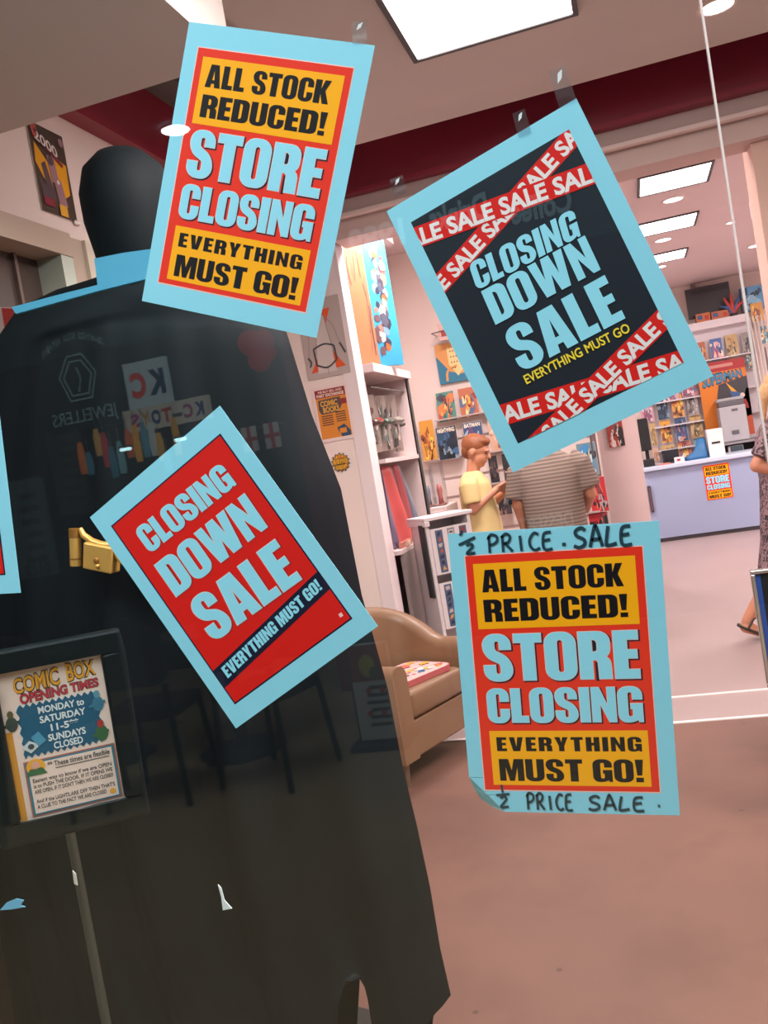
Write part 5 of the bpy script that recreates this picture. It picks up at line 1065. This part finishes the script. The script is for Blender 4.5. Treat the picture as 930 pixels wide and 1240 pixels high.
# ------------------------------------------------------------------ the mall behind the camera, seen only as reflections in the glass
MF = M('#968468', .5, noise=.08, scale=2); MW = M('#2c3034', .7); MC = M('#5e909c', .8)
b = MB(); b.box((-7, -6.2, -.1), (7, 0.02, 0), MF); st(b, 'floor_mall')
b = MB(); b.box((-7, -6.2, 4.2), (7, 0, 4.3), MC); st(b, 'ceiling_mall')
b = MB(); b.box((-7, -6.2, 0), (7, -6.0, 2.95), M('#241a20', .7)); b.box((-7, -6.2, 2.95), (7, -5.9, 4.2), M('#46727e', .7)); st(b, 'wall_mall')
b = MB(); b.box((-7.1, -6.2, 0), (-7, 0, 4.2), M('#4a5054', .7)); st(b, 'wall_mall_left')
b = MB(); b.box((7, -6.2, 0), (7.1, 0, 4.2), M('#4a5054', .7)); st(b, 'wall_mall_right')
b = MB(); x0_, x1_ = vm(352, 480, 4.6).x, vm(398, 480, 4.6).x; b.box((x0_, -4.9, 0), (x1_, -4.6, 4.2), M('#6a1030', .5)); st(b, 'wall_mall_column')
def mall_front(pts_px, Yv):        # a face looking towards the shop window, from pixel corners of its mirror image
    P = [vm(*q, Yv) for q in pts_px]; cx = sum(p.x for p in P)/len(P); cz = sum(p.z for p in P)/len(P); w_ = max(p.x for p in P)-min(p.x for p in P); h_ = max(p.z for p in P)-min(p.z for p in P)
    return basis((-1, 0, 0), (0, 0, 1), (cx, -Yv, cz)), w_, h_
def mall_sign(name, px, Yv, face, emit, label, draw, cat='sign', th=.05, size=None):
    X, w_, h_ = mall_front(px, Yv)
    if size: w_, h_ = size
    mb = MB(); mb.box((-w_/2, -h_/2, -th), (w_/2, h_/2, 0), M(face, .5, emit=emit), X); draw(Sheet(mb, X, step=.002), w_*1000, h_*1000); return tag(mb.build(name), label, cat)
E_ = lambda c, e: M(c, .5, emit=e)  # self-glow; sign faces and letters get it so their reflections show
def kc(sh, w, h):
    sh.text('K', 0, 0, 0, 0, E_('#20345a', 1.0), 1, font='b', bold=.08, quad=((-w*.42, -h*.25), (-w*.02, -h*.25), (-w*.02, h*.25), (-w*.42, h*.25))); sh.text('C', 0, 0, 0, 0, E_('#d0402c', 1.6), 1, font='b', bold=.08, quad=((w*.02, -h*.25), (w*.38, -h*.25), (w*.38, h*.25), (w*.02, h*.25)))
mall_sign('toy_shop_sign', [(152, 447), (205, 481)], 5.9, '#c4dce2', 1.1, 'reflected white square toy shop sign with blue and red letters', kc, size=(.42, .40))
def kct(sh, w, h):
    cols = ('#2c3a7a', '#a83a6a', '#5a5a5a', '#c8402c', '#2c3a7a', '#c89a2c', '#b03a8a'); x = -.44
    for ch, c in zip('KC-TOYS', cols): sh.text(ch, x*w, -h*.28, (x+.11)*w, h*.28, E_(c, 1.0), 1, font='b', bold=.07); x += .125
mall_sign('toy_shop_fascia', [(163, 512), (241, 492)], 5.9, '#c8c4b4', 1.2, 'reflected pale fascia with multicoloured toy shop lettering', kct, size=(.84, .20))
def jewel(sh, w, h):
    c = E_('#9ac0c4', .9)
    for i, ch in enumerate('DIAMONDS GOLD REPAIRS'):
        t_ = i/20; x = (-.42+.84*t_)*w; y = h*(.28+.12*sin(pi*t_)); 
        if ch != ' ': sh.text(ch, x-w*.013, y, x+w*.013, y+h*.07, c, 1, font='b', bold=.02)
    for rr, l in ((1, 2), (.76, 2)):
        pts = [(-.10, -.18), (.10, -.18), (.17, .04), (.07, .22), (-.07, .22), (-.17, .04), (-.10, -.18)]; sh.stroke([(x*w*rr*1.5, y*h*rr*1.1) for x, y in pts], h*.018, c, l)
    sh.stroke(smooth_pts([(0, .12*h), (-.03*w, 0), (.02*w, -.12*h)]), h*.015, c, 2)
    sh.text('JEWELLERS', -w*.46, -h*.42, w*.46, -h*.29, c, 1, font='b', bold=.0)
mall_sign('jewellers_sign', [(48, 412), (144, 508)], 5.9, '#14181a', 0, 'reflected dark jewellers sign with a gem emblem', jewel, size=(.74, .90))
def plainwords(t, c, e, **k):
    return lambda sh, w, h: sh.text(t, -w*.45, -h*.38, w*.45, h*.38, E_(c, e), 1, font='b', bold=.05)
mall_sign('cafe_sign', [(515, 275), (595, 238)], 5.9, '#20343a', 0, 'reflected cafe sign reading drinks', plainwords('Drinks', '#8ab4bc', 1.6), size=(.52, .26))
mall_sign('cafe_sign', [(610, 262), (700, 235)], 5.9, '#20343a', 0, 'reflected cafe sign reading coffee', plainwords('Coffee', '#8ab4bc', 1.2), size=(.52, .24))
mall_sign('year_sign', [(430, 302), (482, 272)], 5.9, '#5a7078', 0, 'reflected sign with the year 1989', plainwords('1989', '#a8c4c8', 2.0), size=(.52, .26))
mall_sign('dessert_sign', [(640, 640), (682, 624)], 5.0, '#4a5a5e', 0, 'reflected low board reading dessert', plainwords('DESSERT', '#90a8aa', 1.4), size=(.42, .13))
# toy goods hanging in the toy shop, given a glow to brighten their reflections
Rg = random.Random(12)
for i in range(13):
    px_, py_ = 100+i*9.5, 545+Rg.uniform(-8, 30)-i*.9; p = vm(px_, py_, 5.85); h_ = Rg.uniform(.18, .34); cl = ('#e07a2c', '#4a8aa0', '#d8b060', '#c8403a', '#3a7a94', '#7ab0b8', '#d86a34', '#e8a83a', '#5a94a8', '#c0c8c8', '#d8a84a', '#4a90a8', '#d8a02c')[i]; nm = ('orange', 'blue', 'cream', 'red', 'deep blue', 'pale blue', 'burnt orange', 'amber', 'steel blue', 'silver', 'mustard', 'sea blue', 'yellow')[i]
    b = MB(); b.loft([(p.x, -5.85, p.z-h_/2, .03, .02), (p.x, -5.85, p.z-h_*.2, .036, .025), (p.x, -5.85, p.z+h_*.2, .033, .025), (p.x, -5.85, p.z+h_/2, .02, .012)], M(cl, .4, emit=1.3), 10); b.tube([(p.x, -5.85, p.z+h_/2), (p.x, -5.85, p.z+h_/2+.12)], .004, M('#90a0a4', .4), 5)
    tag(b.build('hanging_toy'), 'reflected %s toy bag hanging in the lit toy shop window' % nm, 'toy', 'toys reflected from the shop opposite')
for i, (px_, py_, lab) in enumerate(((153, 544, 'left'), (219, 532, 'right'))):
    p = vm(px_, py_, 5.7); b = MB(); b.tube([(p.x-.05, -5.7, p.z), (p.x+.05, -5.7, p.z)], .014, E_('#c8f8ff', 14)); b.box((p.x-.06, -5.72, p.z+.014), (p.x+.06, -5.68, p.z+.03), M('#c0c8ca', .4)); tag(b.build('strip_lamp'), 'reflected small bright cyan strip lamp, %s one of two in the toy shop' % lab, 'lamp', 'strip lamps in the toy shop')
p = atz(213, 157, 4.19); downlight(Vector((p.x, -p.y, 4.19)), 4.19, .105, 'mall ceiling downlight reflected on the edge of the upper left sale sheet', E_('#f4fbff', 34), 'mall downlights')
# red lanterns and bunting flags, given a glow to brighten their reflections; notices
p = vm(313, 425, 5.2); t = thing('paper_lantern', (p.x, -5.2, p.z), 'reflected bunch of red paper lanterns hanging from a string', 'lantern')
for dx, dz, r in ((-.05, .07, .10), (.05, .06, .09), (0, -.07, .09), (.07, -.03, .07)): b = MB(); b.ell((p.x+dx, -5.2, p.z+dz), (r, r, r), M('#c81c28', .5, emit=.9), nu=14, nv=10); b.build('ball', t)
b = MB(); b.tube([(p.x, -5.2, p.z+.1), (p.x, -5.2, 4.2)], .008, M('#2a2a2a', .5), 6); b.build('string', t)
for i, (px_, py_, lab) in enumerate(((303, 532, 'left'), (330, 527, 'right'))):
    p = vm(px_, py_, 5.4); b = MB(); w_, h_ = .13, .20
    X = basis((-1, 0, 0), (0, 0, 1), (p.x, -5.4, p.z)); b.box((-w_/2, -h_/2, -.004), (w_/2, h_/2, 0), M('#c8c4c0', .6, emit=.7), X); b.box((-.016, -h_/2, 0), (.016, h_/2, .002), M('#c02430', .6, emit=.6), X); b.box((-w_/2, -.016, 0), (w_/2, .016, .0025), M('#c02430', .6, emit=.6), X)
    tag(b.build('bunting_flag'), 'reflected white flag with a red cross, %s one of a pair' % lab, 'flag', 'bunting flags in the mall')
a, c_ = vm(288, 522, 5.41), vm(345, 512, 5.41); b = MB(); b.tube([(a.x, -5.41, a.z), (c_.x, -5.41, c_.z)], .006, M('#6a6a6a', .5), 6); tag(b.build('bunting_string'), 'reflected string carrying the two red cross flags', 'string')
def notice_lines(sh, w, h):
    for i in range(6): sh.rect(-w*.36, h*(.30-.13*i), w*(.1+.05*(i % 3)), h*(.36-.13*i), M('#3a3c40', .5), 1)
def notice_012(sh, w, h):
    notice_lines(sh, w, h); sh.text('0112', -w*.4, -h*.48, w*.3, -h*.36, M('#1a1c20', .5), 2, font='b', bold=.05)
mall_sign('wall_notice', [(15, 580), (58, 700)], 3.6, '#5a6c70', .0, 'reflected dim notice sheet beside the partial sale sheet', notice_012, 'notice', size=(.26, .62))
mall_sign('wall_notice', [(62, 535), (105, 608)], 5.9, '#545850', .0, 'reflected dim poster beside the lit toy shop', notice_lines, 'notice', size=(.34, .78))
def food(sh, w, h):
    sh.rect(-w/2, h*.12, w/2, h/2, M('#7a3a34', .5), 1); sh.disc(w*.05, h*.28, w*.2, h*.12, M('#a8a83a', .5), 2); sh.disc(-w*.1, h*.2, w*.12, h*.07, M('#4a6a3a', .5), 3); notice_lines(Sheet(sh.mb, sh.X @ Matrix.Translation((0, -.15*h/1000, 0)), step=.002), w, h*.6)
    for x, y in ((-.25, .02), (.1, .02), (-.2, -.22), (.15, -.22)): sh.disc(x*w, y*h, w*.08, h*.03, M('#a83a34', .5), 3)
mall_sign('menu_poster', [(430, 790), (475, 885)], 3.3, '#a8b4b4', .0, 'reflected cafe menu poster with food pictures', food, 'poster', size=(.22, .52))
for nm, x0, x1, pxs in (('menu_stand', 0, 0, None),):
    p = vm(452, 838, 3.32); t = thing('menu_stand', (p.x, -3.34, 0), 'reflected dark floor stand holding the cafe menu poster', 'stand'); b = MB(); b.box((p.x-.13, -3.40, .03), (p.x+.13, -3.355, p.z+.30), M('#14161a', .5)); b.build('board', t); b = MB(); b.box((p.x-.16, -3.55, 0), (p.x+.16, -3.25, .03), M('#14161a', .5)); b.build('foot', t)
# cafe chairs and tables
CH_ = M('#2a161e', .5, noise=.1); LG = M('#101214', .4)
def make_chair(x, y, rz, label):
    t = thing('cafe_chair', (x, y, 0), label, 'chair', rz, 'cafe chairs in the mall'); X = Matrix.Translation((x, y, 0)) @ Matrix.Rotation(rz, 4, 'Z')
    b = MB(); pts = rpoly([(-.2, -.2, .08), (.2, -.2, .08), (.22, .2, .05), (-.22, .2, .05)], 4); b.prism(pts, .44, .49, CH_, X); b.build('seat', t)
    b = MB(); n = 14; vs = []
    for y_ in (0, .035):
        for (bx_, bz_) in rpoly([(-.21, .62, .06), (.21, .62, .06), (.21, .98, .17), (-.21, .98, .17)], 6): vs.append((bx_, -.2+y_-.10*(bz_-.62)-.05*(1-(bx_/.21)**2), bz_))
    k = len(vs)//2; b.add(vs, [list(range(k)), list(range(k, 2*k))[::-1]]+[(i, (i+1) % k, k+(i+1) % k, k+i) for i in range(k)], CH_, X, False); b.build('backrest', t)
    for sx, sy in ((-1, -1), (1, -1), (-1, 1), (1, 1)):
        top = .62 if sy < 0 else .45; b = MB(); b.tube([X @ Vector((.22*sx, .22*sy, 0)), X @ Vector((.185*sx, .19*sy, top))], .017, LG, 8); b.build('leg', t)
    return t
for (x, y, rz, lab) in ((-3.15, -2.75, pi+.1, 'reflected dark cafe chair at the left end of the row'), (-2.62, -2.85, pi-.1, 'reflected dark cafe chair next to the opening times frame'), (-2.02, -3.0, pi+.25, 'reflected dark cafe chair under the red sale sheet'), (-1.45, -3.9, pi-.4, 'reflected dark cafe chair farther back near the menu stand')): make_chair(x, y, rz, lab)
def make_table(x, y, label):
    t = thing('cafe_table', (x, y, 0), label, 'table', group='cafe tables in the mall'); b = MB(); b.prism([(x+.36*cos(2*pi*i/36), y+.36*sin(2*pi*i/36)) for i in range(36)], .73, .755, M('#2a2c30', .4)); b.build('tabletop', t)
    b = MB(); b.tube([(x, y, .03), (x, y, .73)], .04, LG, 12); b.build('column', t); b = MB(); b.prism([(x+.26*cos(2*pi*i/8+.4), y+.26*sin(2*pi*i/8+.4)) for i in range(8)], 0, .03, M('#1a2c3a', .4)); b.build('base', t, bevel=.006)
make_table(-2.45, -3.45, 'reflected round cafe table behind the row of dark chairs'); make_table(-3.35, -3.5, 'reflected round cafe table at the far left')

# small scraps on the glass and a pole leaning near the window outside
def scrap(pts, colr, name, label):
    mb = MB(); P = [at(x, y, .002) for x, y in pts]; mb.prism([(p.x, p.z) for p in P], .0012, .0026, M(colr, .5), axis='y'); tag(mb.build(name), label, 'scrap', 'scraps stuck on the window')
scrap([(0, 1102), (8, 1093), (20, 1088), (29, 1090), (25, 1096), (31, 1098), (14, 1101)], '#6ab4d8', 'paper_scrap', 'torn blue paper scrap at the left edge low on the glass')
scrap([(264, 1071), (268, 1075), (272, 1090), (281, 1100), (270, 1102), (268, 1086)], '#dce8ec', 'paper_scrap', 'thin white scrap stuck low on the glass before the dark figure')
scrap([(88, 1054), (92, 1058), (94, 1072), (90, 1070)], '#c8c8bc', 'paper_scrap', 'tiny white scrap stuck under the opening times frame')
p0_ = at(84, 1003, .30); t = thing('floor_pole', (p0_.x, .30, 0), 'thin dark grey pole standing inside the glass below the opening times frame', 'pole')
b = MB(); b.tube([(p0_.x, .30, .42), (p0_.x, .30, p0_.z)], .010, M('#34362f', .6), 10); b.build('shaft', t)
b = MB(); b.tube([(p0_.x, .30, .02), (p0_.x, .30, .42)], .014, M('#3a3c34', .6), 10); b.build('socket', t)
b = MB(); b.prism([(p0_.x+.09*cos(2*pi*i/24), .30+.09*sin(2*pi*i/24)) for i in range(24)], 0, .02, M('#34362f', .6)); b.build('base', t)
